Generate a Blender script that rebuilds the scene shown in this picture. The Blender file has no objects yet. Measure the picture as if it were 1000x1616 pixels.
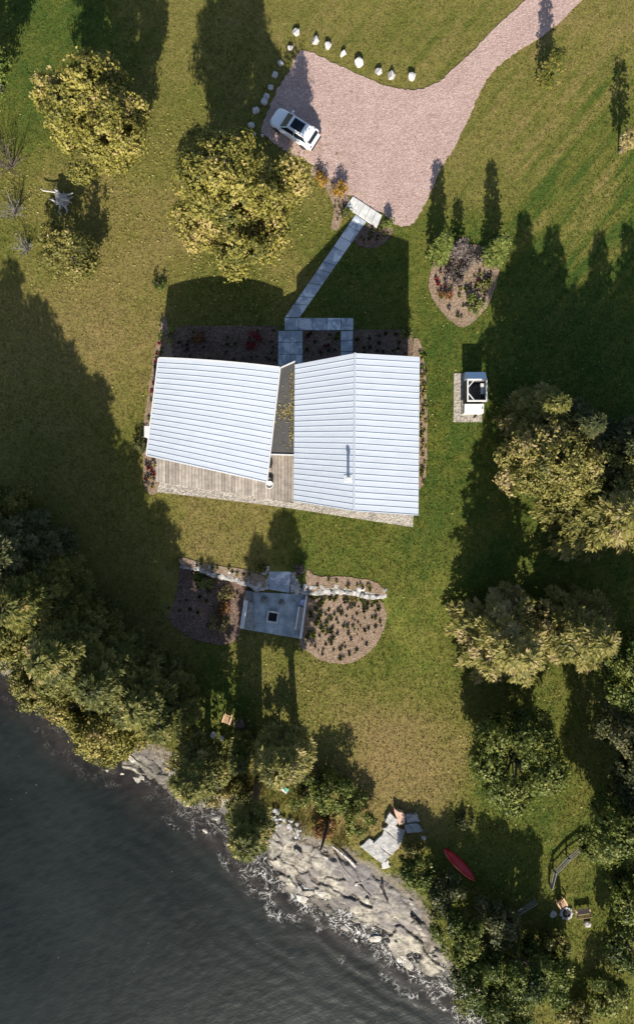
import bpy, math, random
import numpy as np
from mathutils import Vector, Matrix

# ------------------------------------------------------------------ camera, sky, sun, exposure
scene = bpy.context.scene
C = scene.collection
S = 17.5          # photograph pixels per metre on the lawn
HC = 70.0         # camera height above the lawn
cam_d = bpy.data.cameras.new("camera"); cam = bpy.data.objects.new("camera", cam_d); C.objects.link(cam)
cam.location = (0, 0, HC); cam.rotation_euler = (0, 0, 0)
cam_d.sensor_fit = 'HORIZONTAL'; cam_d.angle_x = 2*math.atan(500/S/HC)
cam_d.clip_end = 3000; cam_d.clip_start = 0.5
scene.camera = cam
SUN_EL = math.radians(31.5)
world = bpy.data.worlds.new("World"); scene.world = world; world.use_nodes = True
wn = world.node_tree.nodes; wl = world.node_tree.links
bg = wn.get('Background') or wn.new('ShaderNodeBackground')
sky = wn.new('ShaderNodeTexSky'); sky.sky_type = 'NISHITA'; sky.sun_disc = False
sky.sun_elevation = SUN_EL; sky.sun_rotation = math.radians(180)
wl.new(sky.outputs[0], bg.inputs[0]); bg.inputs[1].default_value = 0.080
sun_d = bpy.data.lights.new("sun", 'SUN'); sun = bpy.data.objects.new("sun", sun_d); C.objects.link(sun)
sun_d.energy = 4.6; sun_d.angle = math.radians(0.5); sun_d.color = (1.0, 0.93, 0.82)
sdir = Vector((0, math.cos(SUN_EL), -math.sin(SUN_EL)))      # light travels north and down
sun.rotation_euler = sdir.to_track_quat('-Z', 'Y').to_euler()
scene.view_settings.view_transform = 'Standard'; scene.view_settings.look = 'None'
scene.view_settings.gamma = 1; scene.view_settings.use_curve_mapping = False
scene.view_settings.exposure = 1.02

# ------------------------------------------------------------------ helpers
rnd = random.Random(7)
def W(px, py, z=0.0):
    """real place of a point seen at photograph pixel (px,py) when it lies at height z"""
    k = (1 - z/HC)/S
    return ((px-500)*k, (808-py)*k)
def G(u, v):                       # true ground pixel -> metres
    return ((u-500)/S, (808-v)/S)

def tag(o, label=None, cat=None, group=None, kind=None):
    if label: o['label'] = label
    if cat: o['category'] = cat
    if group: o['group'] = group
    if kind: o['kind'] = kind
    return o
def thing(name, loc, rz=0, label=None, cat=None, group=None, kind=None):
    o = bpy.data.objects.new(name, None); C.objects.link(o)
    o.location = loc; o.rotation_euler = (0, 0, rz); o.empty_display_size = .3
    return tag(o, label, cat, group, kind)

class MB:
    def __init__(s): s.v = []; s.f = []; s.sm = False
    def add(s, vs, fs, M=None):
        b = len(s.v)
        s.v += [tuple(M @ Vector(p)) for p in vs] if M is not None else [tuple(p) for p in vs]
        s.f += [tuple(b+i for i in f) for f in fs]
    def box(s, c, d, rz=0, rx=0, ry=0, bev=0):
        x, y, z = d[0]/2, d[1]/2, d[2]/2
        M = Matrix.Translation(c) @ Matrix.Rotation(rz, 4, 'Z') @ Matrix.Rotation(ry, 4, 'Y') @ Matrix.Rotation(rx, 4, 'X')
        if bev:
            b = bev
            P = [(-x,-y,-z),(x,-y,-z),(x,y,-z),(-x,y,-z),(-x,-y,z-b),(x,-y,z-b),(x,y,z-b),(-x,y,z-b),
                 (-x+b,-y+b,z),(x-b,-y+b,z),(x-b,y-b,z),(-x+b,y-b,z)]
            F = [(3,2,1,0),(0,1,5,4),(1,2,6,5),(2,3,7,6),(3,0,4,7),(4,5,9,8),(5,6,10,9),(6,7,11,10),(7,4,8,11),(8,9,10,11)]
        else:
            P = [(-x,-y,-z),(x,-y,-z),(x,y,-z),(-x,y,-z),(-x,-y,z),(x,-y,z),(x,y,z),(-x,y,z)]
            F = [(3,2,1,0),(0,1,5,4),(1,2,6,5),(2,3,7,6),(3,0,4,7),(4,5,6,7)]
        s.add(P, F, M)
    def prism(s, poly, z0, z1, bev=0):
        """vertical prism over a ccw polygon, z0/z1 numbers or lists"""
        n = len(poly)
        Z0 = z0 if hasattr(z0, '__len__') else [z0]*n
        Z1 = z1 if hasattr(z1, '__len__') else [z1]*n
        a = sum(poly[i][0]*poly[(i+1) % n][1]-poly[(i+1) % n][0]*poly[i][1] for i in range(n))
        if a < 0:
            poly = poly[::-1]; Z0 = Z0[::-1]; Z1 = Z1[::-1]
        vs = [(p[0], p[1], z) for p, z in zip(poly, Z0)]
        if bev:
            cx = sum(p[0] for p in poly)/n; cy = sum(p[1] for p in poly)/n
            vs += [(p[0], p[1], z-bev) for p, z in zip(poly, Z1)]
            ins = []
            for p, z in zip(poly, Z1):
                d = math.hypot(p[0]-cx, p[1]-cy) or 1
                k = max(0.3, 1-bev*1.3/d)
                ins.append((cx+(p[0]-cx)*k, cy+(p[1]-cy)*k, z))
            vs += ins
            fs = [tuple(range(n-1, -1, -1)), tuple(range(2*n, 3*n))]
            for i in range(n):
                j = (i+1) % n
                fs += [(i, j, n+j, n+i), (n+i, n+j, 2*n+j, 2*n+i)]
        else:
            vs += [(p[0], p[1], z) for p, z in zip(poly, Z1)]
            fs = [tuple(range(n-1, -1, -1)), tuple(range(n, 2*n))]
            for i in range(n):
                j = (i+1) % n; fs.append((i, j, n+j, n+i))
        s.add(vs, fs)
    def tube(s, pts, rad, n=6, cap=True):
        pts = [Vector(p) for p in pts]
        if not hasattr(rad, '__len__'): rad = [rad]*len(pts)
        b = len(s.v)
        for i, p in enumerate(pts):
            t = (pts[min(i+1, len(pts)-1)]-pts[max(i-1, 0)])
            t = t.normalized() if t.length > 1e-6 else Vector((0, 0, 1))
            a = t.cross(Vector((0.3, 1, 0.1))); a = a.normalized() if a.length > 1e-3 else Vector((1, 0, 0))
            c = t.cross(a)
            for k in range(n):
                q = 2*math.pi*k/n
                s.v.append(tuple(p+(a*math.cos(q)+c*math.sin(q))*rad[i]))
        for i in range(len(pts)-1):
            for k in range(n):
                k2 = (k+1) % n
                s.f.append((b+i*n+k, b+i*n+k2, b+(i+1)*n+k2, b+(i+1)*n+k))
        if cap:
            s.f.append(tuple(b+k for k in range(n-1, -1, -1)))
            e = b+(len(pts)-1)*n; s.f.append(tuple(e+k for k in range(n)))
    def lathe(s, prof, n=16, c=(0, 0, 0)):
        b = len(s.v)
        for r, z in prof:
            for k in range(n):
                q = 2*math.pi*k/n; s.v.append((c[0]+r*math.cos(q), c[1]+r*math.sin(q), c[2]+z))
        for i in range(len(prof)-1):
            for k in range(n):
                k2 = (k+1) % n
                s.f.append((b+i*n+k, b+i*n+k2, b+(i+1)*n+k2, b+(i+1)*n+k))
        s.f.append(tuple(b+k for k in range(n-1, -1, -1)))
        e = b+(len(prof)-1)*n; s.f.append(tuple(e+k for k in range(n)))
    def build(s, name, mat, parent=None, smooth=False):
        me = bpy.data.meshes.new(name); me.from_pydata(s.v, [], s.f); me.update()
        if smooth: me.polygons.foreach_set('use_smooth', [True]*len(me.polygons))
        return link(name, me, mat, parent)

def link(name, me, mat, parent=None):
    if mat and not me.materials: me.materials.append(mat)
    o = bpy.data.objects.new(name, me); C.objects.link(o)
    if parent is not None: o.parent = parent
    return o

def np_mesh(name, V, F, face_attr=None, vert_attr=None, smooth=False):
    """V (n,3), F (m,k) arrays"""
    me = bpy.data.meshes.new(name)
    V = np.ascontiguousarray(V, dtype=np.float32); F = np.ascontiguousarray(F, dtype=np.int32)
    k = F.shape[1]
    me.vertices.add(len(V)); me.vertices.foreach_set('co', V.ravel())
    me.loops.add(F.size); me.loops.foreach_set('vertex_index', F.ravel())
    me.polygons.add(len(F)); me.polygons.foreach_set('loop_start', np.arange(0, F.size, k, dtype=np.int32))
    try: me.polygons.foreach_set('loop_total', np.full(len(F), k, dtype=np.int32))
    except Exception: pass
    me.update(calc_edges=True)
    if smooth: me.polygons.foreach_set('use_smooth', np.ones(len(F), dtype=bool))
    for nm, a in (face_attr or {}).items():
        at = me.attributes.new(nm, 'FLOAT', 'FACE'); at.data.foreach_set('value', np.asarray(a, dtype=np.float32))
    for nm, a in (vert_attr or {}).items():
        at = me.attributes.new(nm, 'FLOAT', 'POINT'); at.data.foreach_set('value', np.asarray(a, dtype=np.float32))
    return me

# value noise, numpy
_ng = np.random.default_rng(3).random((256, 256))
def vnoise(x, y):
    xi = np.floor(x).astype(int); yi = np.floor(y).astype(int)
    fx = x-xi; fy = y-yi; fx = fx*fx*(3-2*fx); fy = fy*fy*(3-2*fy)
    a = _ng[xi % 256, yi % 256]; b = _ng[(xi+1) % 256, yi % 256]
    c = _ng[xi % 256, (yi+1) % 256]; d = _ng[(xi+1) % 256, (yi+1) % 256]
    return (a*(1-fx)+b*fx)*(1-fy)+(c*(1-fx)+d*fx)*fy
def fbm(x, y, o=4):
    s = 0; a = 1; t = 0
    for i in range(o):
        s = s+a*vnoise(x*2**i+17*i, y*2**i+31*i); t += a; a *= .5
    return s/t
def sstep(x, a, b):
    t = np.clip((x-a)/(b-a), 0, 1); return t*t*(3-2*t)

# ------------------------------------------------------------------ materials
def new_mat(name):
    m = bpy.data.materials.new(name); m.use_nodes = True
    nt = m.node_tree; b = nt.nodes.get('Principled BSDF')
    return m, nt, b
def node(nt, t, **kw):
    n = nt.nodes.new(t)
    for k, v in kw.items(): setattr(n, k, v)
    return n
def ramp(nt, src, stops):
    r = nt.nodes.new('ShaderNodeValToRGB'); e = r.color_ramp.elements
    while len(e) < len(stops): e.new(0.5)
    for i, (p, c) in enumerate(stops):
        e[i].position = p; e[i].color = (*c, 1) if len(c) == 3 else c
    nt.links.new(src, r.inputs[0]); return r.outputs[0]
def noise(nt, scale, detail=4, rough=.55, vec=None, dist=0):
    n = nt.nodes.new('ShaderNodeTexNoise'); n.inputs['Scale'].default_value = scale
    n.inputs['Detail'].default_value = detail; n.inputs['Roughness'].default_value = rough
    n.inputs['Distortion'].default_value = dist
    if vec is not None: nt.links.new(vec, n.inputs['Vector'])
    return n.outputs[0]
def mixc(nt, a, b, fac, mode='MIX'):
    m = nt.nodes.new('ShaderNodeMix'); m.data_type = 'RGBA'; m.blend_type = mode
    ia, ib, if_ = m.inputs[6], m.inputs[7], m.inputs[0]
    for s_, i in ((a, ia), (b, ib), (fac, if_)):
        if hasattr(s_, 'is_output'): nt.links.new(s_, i)
        elif hasattr(s_, '__len__'): i.default_value = (*s_, 1)
        else: i.default_value = s_
    return m.outputs[2]
def math_(nt, op, a, b=None, clamp=False):
    m = nt.nodes.new('ShaderNodeMath'); m.operation = op; m.use_clamp = clamp
    for s_, i in ((a, 0), (b, 1)):
        if s_ is None: continue
        if hasattr(s_, 'is_output'): nt.links.new(s_, m.inputs[i])
        else: m.inputs[i].default_value = s_
    return m.outputs[0]
def pos(nt):
    return nt.nodes.new('ShaderNodeNewGeometry').outputs['Position']
def attr(nt, nm):
    a = nt.nodes.new('ShaderNodeAttribute'); a.attribute_name = nm; return a.outputs['Fac']
def bump(nt, b, h, strength=.5, dist=.05):
    n = nt.nodes.new('ShaderNodeBump'); n.inputs['Strength'].default_value = strength
    n.inputs['Distance'].default_value = dist
    nt.links.new(h, n.inputs['Height']); nt.links.new(n.outputs[0], b.inputs['Normal'])

def simple(name, c0, c1=None, scale=4, rough=.7, metal=0, bmp=0, objvar=0, spec=None, detail=5, bscale=None, bdist=.03):
    """two-tone noise material; objvar adds a random tint per object"""
    m, nt, b = new_mat(name)
    c1 = c1 or tuple(x*.75 for x in c0)
    n = noise(nt, scale, detail, .6, pos(nt))
    col = ramp(nt, n, [(.3, c1), (.7, c0)])
    if objvar:
        oi = nt.nodes.new('ShaderNodeObjectInfo')
        v = math_(nt, 'MULTIPLY_ADD', oi.outputs['Random'], objvar); nt.nodes[-1].inputs[2].default_value = 1-objvar/2
        hsv = nt.nodes.new('ShaderNodeHueSaturation'); nt.links.new(col, hsv.inputs['Color']); nt.links.new(v, hsv.inputs['Value'])
        col = hsv.outputs[0]
    nt.links.new(col, b.inputs['Base Color'])
    b.inputs['Roughness'].default_value = rough; b.inputs['Metallic'].default_value = metal
    if spec is not None: b.inputs['Specular IOR Level'].default_value = spec
    if bmp:
        bump(nt, b, noise(nt, bscale or scale*3, 5, .65, pos(nt)), bmp, bdist)
    return m

M = {}
# --- lawn
def lawn_material():
    m, nt, b = new_mat('lawn_grass')
    p = pos(nt); dry = attr(nt, 'dry')
    big = noise(nt, .22, 5, .6, p); mid = noise(nt, 1.3, 6, .7, p); fine = noise(nt, 7, 6, .8, p)
    # mowing streaks running up to the right
    mp = node(nt, 'ShaderNodeMapping', vector_type='TEXTURE'); mp.inputs['Rotation'].default_value = (0, 0, math.radians(50)); mp.inputs['Scale'].default_value = (14, .9, 1)
    nt.links.new(p, mp.inputs['Vector'])
    st = noise(nt, 1.0, 3, .6, mp.outputs[0])
    v = math_(nt, 'ADD', dry, math_(nt, 'MULTIPLY', math_(nt, 'SUBTRACT', big, .5), .9))
    v = math_(nt, 'ADD', v, math_(nt, 'MULTIPLY', math_(nt, 'SUBTRACT', mid, .5), .9))
    v = math_(nt, 'ADD', v, math_(nt, 'MULTIPLY', math_(nt, 'SUBTRACT', st, .5), math_(nt, 'MULTIPLY_ADD', attr(nt, 'mow'), 2.6)), True)
    for q_ in nt.nodes:
        if q_.type == 'MATH' and q_.operation == 'MULTIPLY_ADD': q_.inputs[2].default_value = .35
    col = ramp(nt, v, [(0, (.046, .078, .012)), (.28, (.094, .105, .018)), (.6, (.150, .134, .034)), (1, (.205, .152, .058))])
    gr = ramp(nt, fine, [(.28, (.42, .44, .44)), (.5, (1, 1, 1)), (.72, (1.75, 1.7, 1.6))])
    col = mixc(nt, col, gr, 1.0, 'MULTIPLY')
    dirt = ramp(nt, noise(nt, 3.1, 5, .75, p), [(.6, (0, 0, 0)), (.72, (1, 1, 1))])
    col = mixc(nt, col, (.13, .095, .05), math_(nt, 'MULTIPLY', dirt, .35))
    # bare earth and rock near the shore
    rk = attr(nt, 'rock')
    rc = ramp(nt, noise(nt, 2.5, 6, .7, p), [(.3, (.075, .062, .05)), (.7, (.24, .21, .17))])
    col = mixc(nt, col, rc, rk)
    nt.links.new(col, b.inputs['Base Color']); b.inputs['Roughness'].default_value = .95
    b.inputs['Specular IOR Level'].default_value = .15
    h = math_(nt, 'ADD', noise(nt, 9, 6, .8, p), math_(nt, 'MULTIPLY', mid, 2.0))
    bump(nt, b, h, .7, .10)
    return m
M['lawn'] = lawn_material()

def gravel_material(name, c0, c1, c2, sc=16, bd=.04, tracks=False):
    m, nt, b = new_mat(name)
    p = pos(nt)
    vo = node(nt, 'ShaderNodeTexVoronoi'); vo.inputs['Scale'].default_value = sc; nt.links.new(p, vo.inputs['Vector'])
    f = noise(nt, 5, 6, .8, p); g = noise(nt, .5, 4, .6, p)
    sep = node(nt, 'ShaderNodeSeparateColor'); nt.links.new(vo.outputs['Color'], sep.inputs[0])
    v = math_(nt, 'ADD', math_(nt, 'MULTIPLY', sep.outputs[0], .45), math_(nt, 'MULTIPLY', f, .55))
    v = math_(nt, 'ADD', v, math_(nt, 'MULTIPLY', math_(nt, 'SUBTRACT', g, .5), .35))
    col = ramp(nt, v, [(.2, c0), (.5, c1), (.8, c2)])
    nt.links.new(col, b.inputs['Base Color']); b.inputs['Roughness'].default_value = .95
    b.inputs['Specular IOR Level'].default_value = .2
    bump(nt, b, math_(nt, 'ADD', vo.outputs['Distance'], f), .8, bd)
    return m
M['drive'] = gravel_material('pink_gravel', (.23, .155, .132), (.355, .25, .22), (.50, .375, .33), 12, .035)
M['gravel'] = gravel_material('grey_gravel', (.15, .135, .115), (.33, .295, .25), (.50, .46, .40), 9, .04)
M['mulch'] = gravel_material('bark_mulch', (.05, .035, .026), (.13, .085, .064), (.25, .18, .14), 12, .04)
M['mulch2'] = gravel_material('dry_mulch', (.11, .078, .05), (.225, .158, .108), (.35, .265, .195), 12, .04)
def steel_roof(name, c0, c1):
    m, nt, b = new_mat(name)
    p = pos(nt)
    mp = node(nt, 'ShaderNodeMapping'); mp.inputs['Scale'].default_value = (.25, 1.6, 1); nt.links.new(p, mp.inputs['Vector'])
    n = noise(nt, 2.2, 5, .6, mp.outputs[0])
    col = ramp(nt, n, [(.3, c1), (.7, c0)])
    oi = nt.nodes.new('ShaderNodeObjectInfo')
    v = math_(nt, 'MULTIPLY_ADD', oi.outputs['Random'], .05); nt.nodes[-1].inputs[2].default_value = .97
    hs = nt.nodes.new('ShaderNodeHueSaturation'); nt.links.new(col, hs.inputs['Color']); nt.links.new(v, hs.inputs['Value'])
    nt.links.new(hs.outputs[0], b.inputs['Base Color'])
    b.inputs['Roughness'].default_value = .45; b.inputs['Metallic'].default_value = .0
    bump(nt, b, n, .15, .02)
    return m
M['roof'] = steel_roof('pale_metal_roof', (.50, .53, .57), (.43, .465, .51))
M['seam'] = simple('roof_seam', (.42, .46, .51), (.38, .42, .47), 3, .5)
M['trim'] = simple('white_trim', (.62, .62, .60), (.52, .52, .5), 5, .5, bmp=.1)
M['siding'] = simple('dark_siding', (.20, .19, .175), (.15, .145, .135), 3, .8, bmp=.3, objvar=.15)
M['membrane'] = simple('roof_membrane', (.075, .072, .07), (.05, .05, .048), 1.5, .85, bmp=.3)
M['glass'] = simple('dark_glass', (.012, .018, .025), (.010, .013, .02), 2, .15, spec=.25)
M['deckwood'] = simple('weathered_deck_board', (.40, .35, .30), (.23, .20, .17), 2.2, .85, bmp=.4, objvar=.5)
M['slab'] = simple('bluestone_slab', (.60, .64, .68), (.33, .38, .43), .9, .6, bmp=.25, objvar=.28, detail=7)
def blotchy(name, c0, c1, c2):
    m, nt, b = new_mat(name); p = pos(nt)
    n = noise(nt, 1.1, 3, .5, p, .8); f_ = noise(nt, 7, 5, .7, p)
    col = ramp(nt, n, [(.46, c1), (.50, c0)])
    col = mixc(nt, col, c2, ramp(nt, noise(nt, .6, 2, .5, p), [(.50, (0, 0, 0)), (.54, (.7, .7, .7))]))
    col = mixc(nt, col, ramp(nt, f_, [(.3, (.7, .7, .7)), (.7, (1.15, 1.15, 1.15))]), 1.0, 'MULTIPLY')
    oi = nt.nodes.new('ShaderNodeObjectInfo'); v = math_(nt, 'MULTIPLY_ADD', oi.outputs['Random'], .3); nt.nodes[-1].inputs[2].default_value = .85
    hs = nt.nodes.new('ShaderNodeHueSaturation'); nt.links.new(col, hs.inputs['Color']); nt.links.new(v, hs.inputs['Value'])
    nt.links.new(hs.outputs[0], b.inputs['Base Color']); b.inputs['Roughness'].default_value = .6; return m
M['slab'] = blotchy('bluestone_slab', (.60, .63, .66), (.36, .40, .45), (.24, .28, .33))
M['slabwhite'] = simple('white_concrete', (.64, .64, .61), (.40, .40, .385), 1.6, .7, bmp=.2, objvar=.1)
M['patioslab'] = simple('patio_flagstone', (.40, .445, .46), (.19, .225, .24), 1.3, .6, bmp=.3, objvar=.25, detail=7)
M['wallstone'] = simple('rough_limestone', (.48, .46, .43), (.17, .17, .165), 2.2, .85, bmp=.7, objvar=.5, bdist=.08)
M['boulder'] = simple('white_boulder', (.56, .53, .51), (.34, .32, .31), 3, .85, bmp=.6, objvar=.15, bdist=.08)
M['shorestone'] = simple('shore_limestone', (.58, .53, .45), (.20, .18, .15), 1.6, .85, bmp=.9, objvar=.55, bdist=.10)
M['pale'] = simple('pale_limestone', (.54, .52, .49), (.26, .255, .25), 1.4, .85, bmp=.8, objvar=.2, bdist=.08)
M['pinkstone'] = simple('pink_stone', (.62, .40, .29), (.45, .28, .2), 2, .85, bmp=.5)
M['rubble'] = gravel_material('cobble_rubble', (.10, .10, .11), (.32, .33, .34), (.58, .58, .58), 3.5, .12)
M['bark'] = simple('bark', (.15, .12, .09), (.06, .048, .037), 4, .95, bmp=.8)
M['deadwood'] = simple('silver_driftwood', (.62, .58, .54), (.24, .21, .19), 5, .85, bmp=.8)
M['darkwood'] = simple('dark_brown_wood', (.05, .035, .03), (.025, .02, .018), 4, .8, bmp=.6)  # very dark brown wood for dead trunk, logs and deck frame
M['chairwood'] = simple('tan_wood', (.62, .42, .26), (.50, .32, .19), 6, .7, bmp=.2, objvar=.1)
M['chairdark'] = simple('grey_brown_wood', (.28, .18, .15), (.18, .12, .1), 6, .7, bmp=.2)
M['black'] = simple('black_metal', (.012, .012, .013), (.008, .008, .008), 5, .45)
M['char'] = simple('charcoal', (.03, .03, .03), (.008, .008, .008), 9, .9, bmp=.8)
M['carpaint'] = simple('white_car_paint', (.80, .81, .82), (.79, .80, .81), 1, .22)
M['tyre'] = simple('tyre_rubber', (.02, .02, .02), (.014, .014, .014), 6, .85)
M['rim'] = simple('alloy_rim', (.5, .5, .52), (.4, .4, .42), 6, .3, metal=.9)
M['redlamp'] = simple('red_lamp', (.16, .012, .012), (.12, .01, .01), 6, .2)
M['lamp'] = simple('clear_lamp', (.55, .57, .6), (.4, .42, .45), 6, .1)
M['canoe'] = simple('red_canoe_hull', (.48, .012, .025), (.40, .01, .02), 2, .3, bmp=.05)
M['greenboard'] = simple('green_board', (.10, .55, .35), (.08, .45, .3), 3, .4)
M['whiteboard'] = simple('white_board', (.8, .82, .8), (.7, .72, .7), 3, .4)
M['hutwall'] = simple('hut_wall', (.10, .10, .10), (.06, .06, .06), 3, .8, bmp=.2)
M['shaded_lid'] = simple('sky_tinted_lid', (.50, .62, .76), (.42, .54, .68), 3, .5)  # blue of skylight on the shaded metal lid, put into its base colour
M['pot'] = simple('glazed_pot', (.42, .42, .62), (.3, .3, .5), 3, .3)
M['rail'] = simple('grey_rail', (.24, .225, .19), (.12, .11, .10), 5, .9, bmp=.6)

def leaf_mat(name, stops, trans=.28, rough=.6):
    m = bpy.data.materials.new(name); m.use_nodes = True; nt = m.node_tree
    b = nt.nodes['Principled BSDF']; out = nt.nodes['Material Output']
    col = ramp(nt, attr(nt, 'tint'), stops)
    nt.links.new(col, b.inputs['Base Color']); b.inputs['Roughness'].default_value = rough
    b.inputs['Specular IOR Level'].default_value = .3
    t = node(nt, 'ShaderNodeBsdfTranslucent'); nt.links.new(col, t.inputs[0])
    mx = node(nt, 'ShaderNodeMixShader'); mx.inputs[0].default_value = trans
    nt.links.new(b.outputs[0], mx.inputs[1]); nt.links.new(t.outputs[0], mx.inputs[2])
    nt.links.new(mx.outputs[0], out.inputs[0]); return m
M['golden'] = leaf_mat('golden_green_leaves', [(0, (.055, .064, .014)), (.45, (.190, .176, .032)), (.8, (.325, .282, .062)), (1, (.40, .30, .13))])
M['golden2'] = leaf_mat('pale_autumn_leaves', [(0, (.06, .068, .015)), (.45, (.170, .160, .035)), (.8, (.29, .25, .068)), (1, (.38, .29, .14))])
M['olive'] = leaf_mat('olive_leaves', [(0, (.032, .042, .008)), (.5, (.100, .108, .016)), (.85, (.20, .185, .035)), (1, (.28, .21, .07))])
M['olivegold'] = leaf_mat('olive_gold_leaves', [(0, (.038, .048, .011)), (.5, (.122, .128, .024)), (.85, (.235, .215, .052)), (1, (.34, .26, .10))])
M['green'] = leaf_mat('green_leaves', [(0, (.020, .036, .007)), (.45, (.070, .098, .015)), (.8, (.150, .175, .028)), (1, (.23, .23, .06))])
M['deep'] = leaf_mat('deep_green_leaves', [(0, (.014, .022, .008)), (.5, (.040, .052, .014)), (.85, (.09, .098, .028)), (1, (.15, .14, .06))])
M['lime'] = leaf_mat('lime_leaves', [(0, (.04, .065, .01)), (.5, (.125, .16, .028)), (1, (.28, .28, .07))])
M['straw'] = leaf_mat('straw_leaves', [(0, (.10, .09, .025)), (.5, (.23, .19, .06)), (1, (.38, .31, .14))])
M['rust'] = leaf_mat('rust_leaves', [(0, (.08, .03, .012)), (.5, (.17, .08, .03)), (1, (.28, .15, .05))])
M['orange'] = leaf_mat('orange_leaves', [(0, (.13, .07, .01)), (.5, (.32, .17, .02)), (1, (.42, .28, .04))])
M['redleaf'] = leaf_mat('red_leaves', [(0, (.10, .01, .012)), (.5, (.22, .02, .025)), (1, (.3, .05, .05))])
M['yellowplant'] = leaf_mat('yellow_plants', [(0, (.10, .10, .02)), (.5, (.26, .24, .05)), (1, (.5, .44, .16))])
M['heather'] = leaf_mat('mauve_stems', [(0, (.06, .045, .04)), (.5, (.14, .11, .10)), (1, (.24, .20, .18))])
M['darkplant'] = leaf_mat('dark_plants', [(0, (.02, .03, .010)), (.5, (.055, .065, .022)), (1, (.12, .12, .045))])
M['blade'] = leaf_mat('grass_blades', [(0, (.046, .080, .012)), (.4, (.112, .120, .024)), (.7, (.175, .158, .045)), (1, (.25, .195, .085))], .3)

# ------------------------------------------------------------------ terrain
WZ = -2.0
shore_img = [(-900, 300), (-400, 760), (-120, 965), (-40, 1030), (0, 1052), (60, 1108), (120, 1165), (165, 1202), (215, 1213), (255, 1243),
             (300, 1278), (350, 1308), (385, 1343), (425, 1385), (470, 1418), (520, 1450), (560, 1474), (610, 1500),
             (660, 1530), (710, 1556), (748, 1582), (775, 1618), (810, 1690), (900, 1800), (1100, 2000), (1800, 2500)]
shore = np.array([W(x, y, WZ) for x, y in shore_img])
def shore_d(X, Y):
    """signed distance from the waterline (land positive) and arc position"""
    best = np.full(X.shape, 1e9); sg = np.zeros(X.shape); arc = np.zeros(X.shape); acc = 0
    for i in range(len(shore)-1):
        a = shore[i]; b = shore[i+1]; e = b-a; L = np.hypot(*e)
        t = np.clip(((X-a[0])*e[0]+(Y-a[1])*e[1])/(L*L), 0, 1)
        dx = X-a[0]-t*e[0]; dy = Y-a[1]-t*e[1]; d = np.hypot(dx, dy)
        cr = e[0]*(Y-a[1])-e[1]*(X-a[0])
        k = d < best
        best = np.where(k, d, best); sg = np.where(k, np.sign(cr), sg); arc = np.where(k, acc+t*L, arc)
        acc += L
    return best*sg, arc
def wall_line(u):
    return np.interp(u, [280, 290, 340, 380, 415, 425, 460, 485, 530, 570, 610], [880, 890, 905, 915, 925, 905, 905, 936, 931, 934, 940])
def terrain(X, Y):
    X = np.asarray(X, float); Y = np.asarray(Y, float)
    u = 500+S*X; v = 808-S*Y
    soft = sstep(v, 885, 1010)
    wl_ = wall_line(u)
    hard = sstep(v, wl_-2, wl_+9+np.clip(u-604, 0, 90)*3.5)
    k = sstep(u, 235, 290)*(1-sstep(u, 606, 760))
    h = -1.0*(soft*(1-k)+hard*k)
    d, a = shore_d(X, Y)
    low = -1.0-.35*(1-sstep(d, 5.0, 11))
    w_ = sstep(v, 1000, 1120); h = h*(1-w_)+low*w_
    bank = WZ-.12+.25*np.clip(d, -8, 0) + np.where(d > 0, .07*np.clip(d, 0, 6), 0)
    top = np.interp(a, ARC, DMAX)
    h = bank+(h-bank)*sstep(d, top-.9, top+.6)
    h = h+np.where(d > top+1, (fbm(X*.25, Y*.25, 3)-.5)*.10, 0)
    return h
_, _arcs = shore_d(np.array([W(x, y, WZ)[0] for x, y in shore_img]), np.array([W(x, y, WZ)[1] for x, y in shore_img]))
_dm = dict([(-900, 1.2), (-400, 1.2), (-120, 1.5), (-40, 1.6), (0, 1.6), (60, 1.2), (120, 1.2), (165, 1.8), (215, 2.8), (255, 3.2), (300, 3.4),
            (350, 3.6), (385, 4.3), (425, 5.3), (470, 5.8), (520, 6.4), (560, 6.4), (610, 5.6), (660, 3.6), (710, 2.2), (748, 1.5), (775, 1.2),
            (810, 1.2), (900, 1.2), (1100, 1.2), (1800, 1.2)])
ARC = np.array(_arcs); DMAX = np.array([_dm[x] for x, _ in shore_img])
def GI(u, v):
    z = tz(u, v); z = tz(u+(500-u)*z/HC, v+(808-v)*z/HC); return W(u, v, z)
def tz(u, v):
    x, y = G(u, v); return float(terrain(np.array([x]), np.array([y]))[0])
def zxy(x, y): return float(terrain(np.array([x]), np.array([y]))[0])

dry_pts = [(70, 30, 40, .0), (60, 120, 60, .15), (330, 40, 60, .55), (270, 150, 30, .5), (230, 350, 80, .75), (150, 520, 90, .8), (60, 380, 60, .45), (540, 40, 100, .55),
           (700, 60, 80, .5), (900, 60, 80, .65), (860, 200, 90, .6), (975, 150, 40, .2), (960, 230, 60, .1), (900, 300, 60, .3), (740, 200, 60, .5), (680, 440, 40, .3),
           (700, 700, 60, .12), (690, 850, 60, .15), (560, 870, 60, .2), (340, 840, 50, .75), (660, 960, 60, .3), (620, 1190, 70, 1.0), (540, 1100, 50, .55),
           (600, 1060, 40, .2), (500, 1150, 50, .5), (430, 1070, 40, .5), (345, 1110, 30, .1), (690, 1080, 50, .3), (650, 1260, 50, .9), (900, 500, 120, .08), (800, 900, 100, .12),
           (900, 1080, 50, .3), (800, 1360, 80, .22), (910, 1390, 60, .30), (150, 750, 120, .5), (240, 250, 50, .4), (440, 440, 30, .65), (600, 450, 60, .2), (350, 460, 60, .3), (500, 330, 30, .5)]
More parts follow.
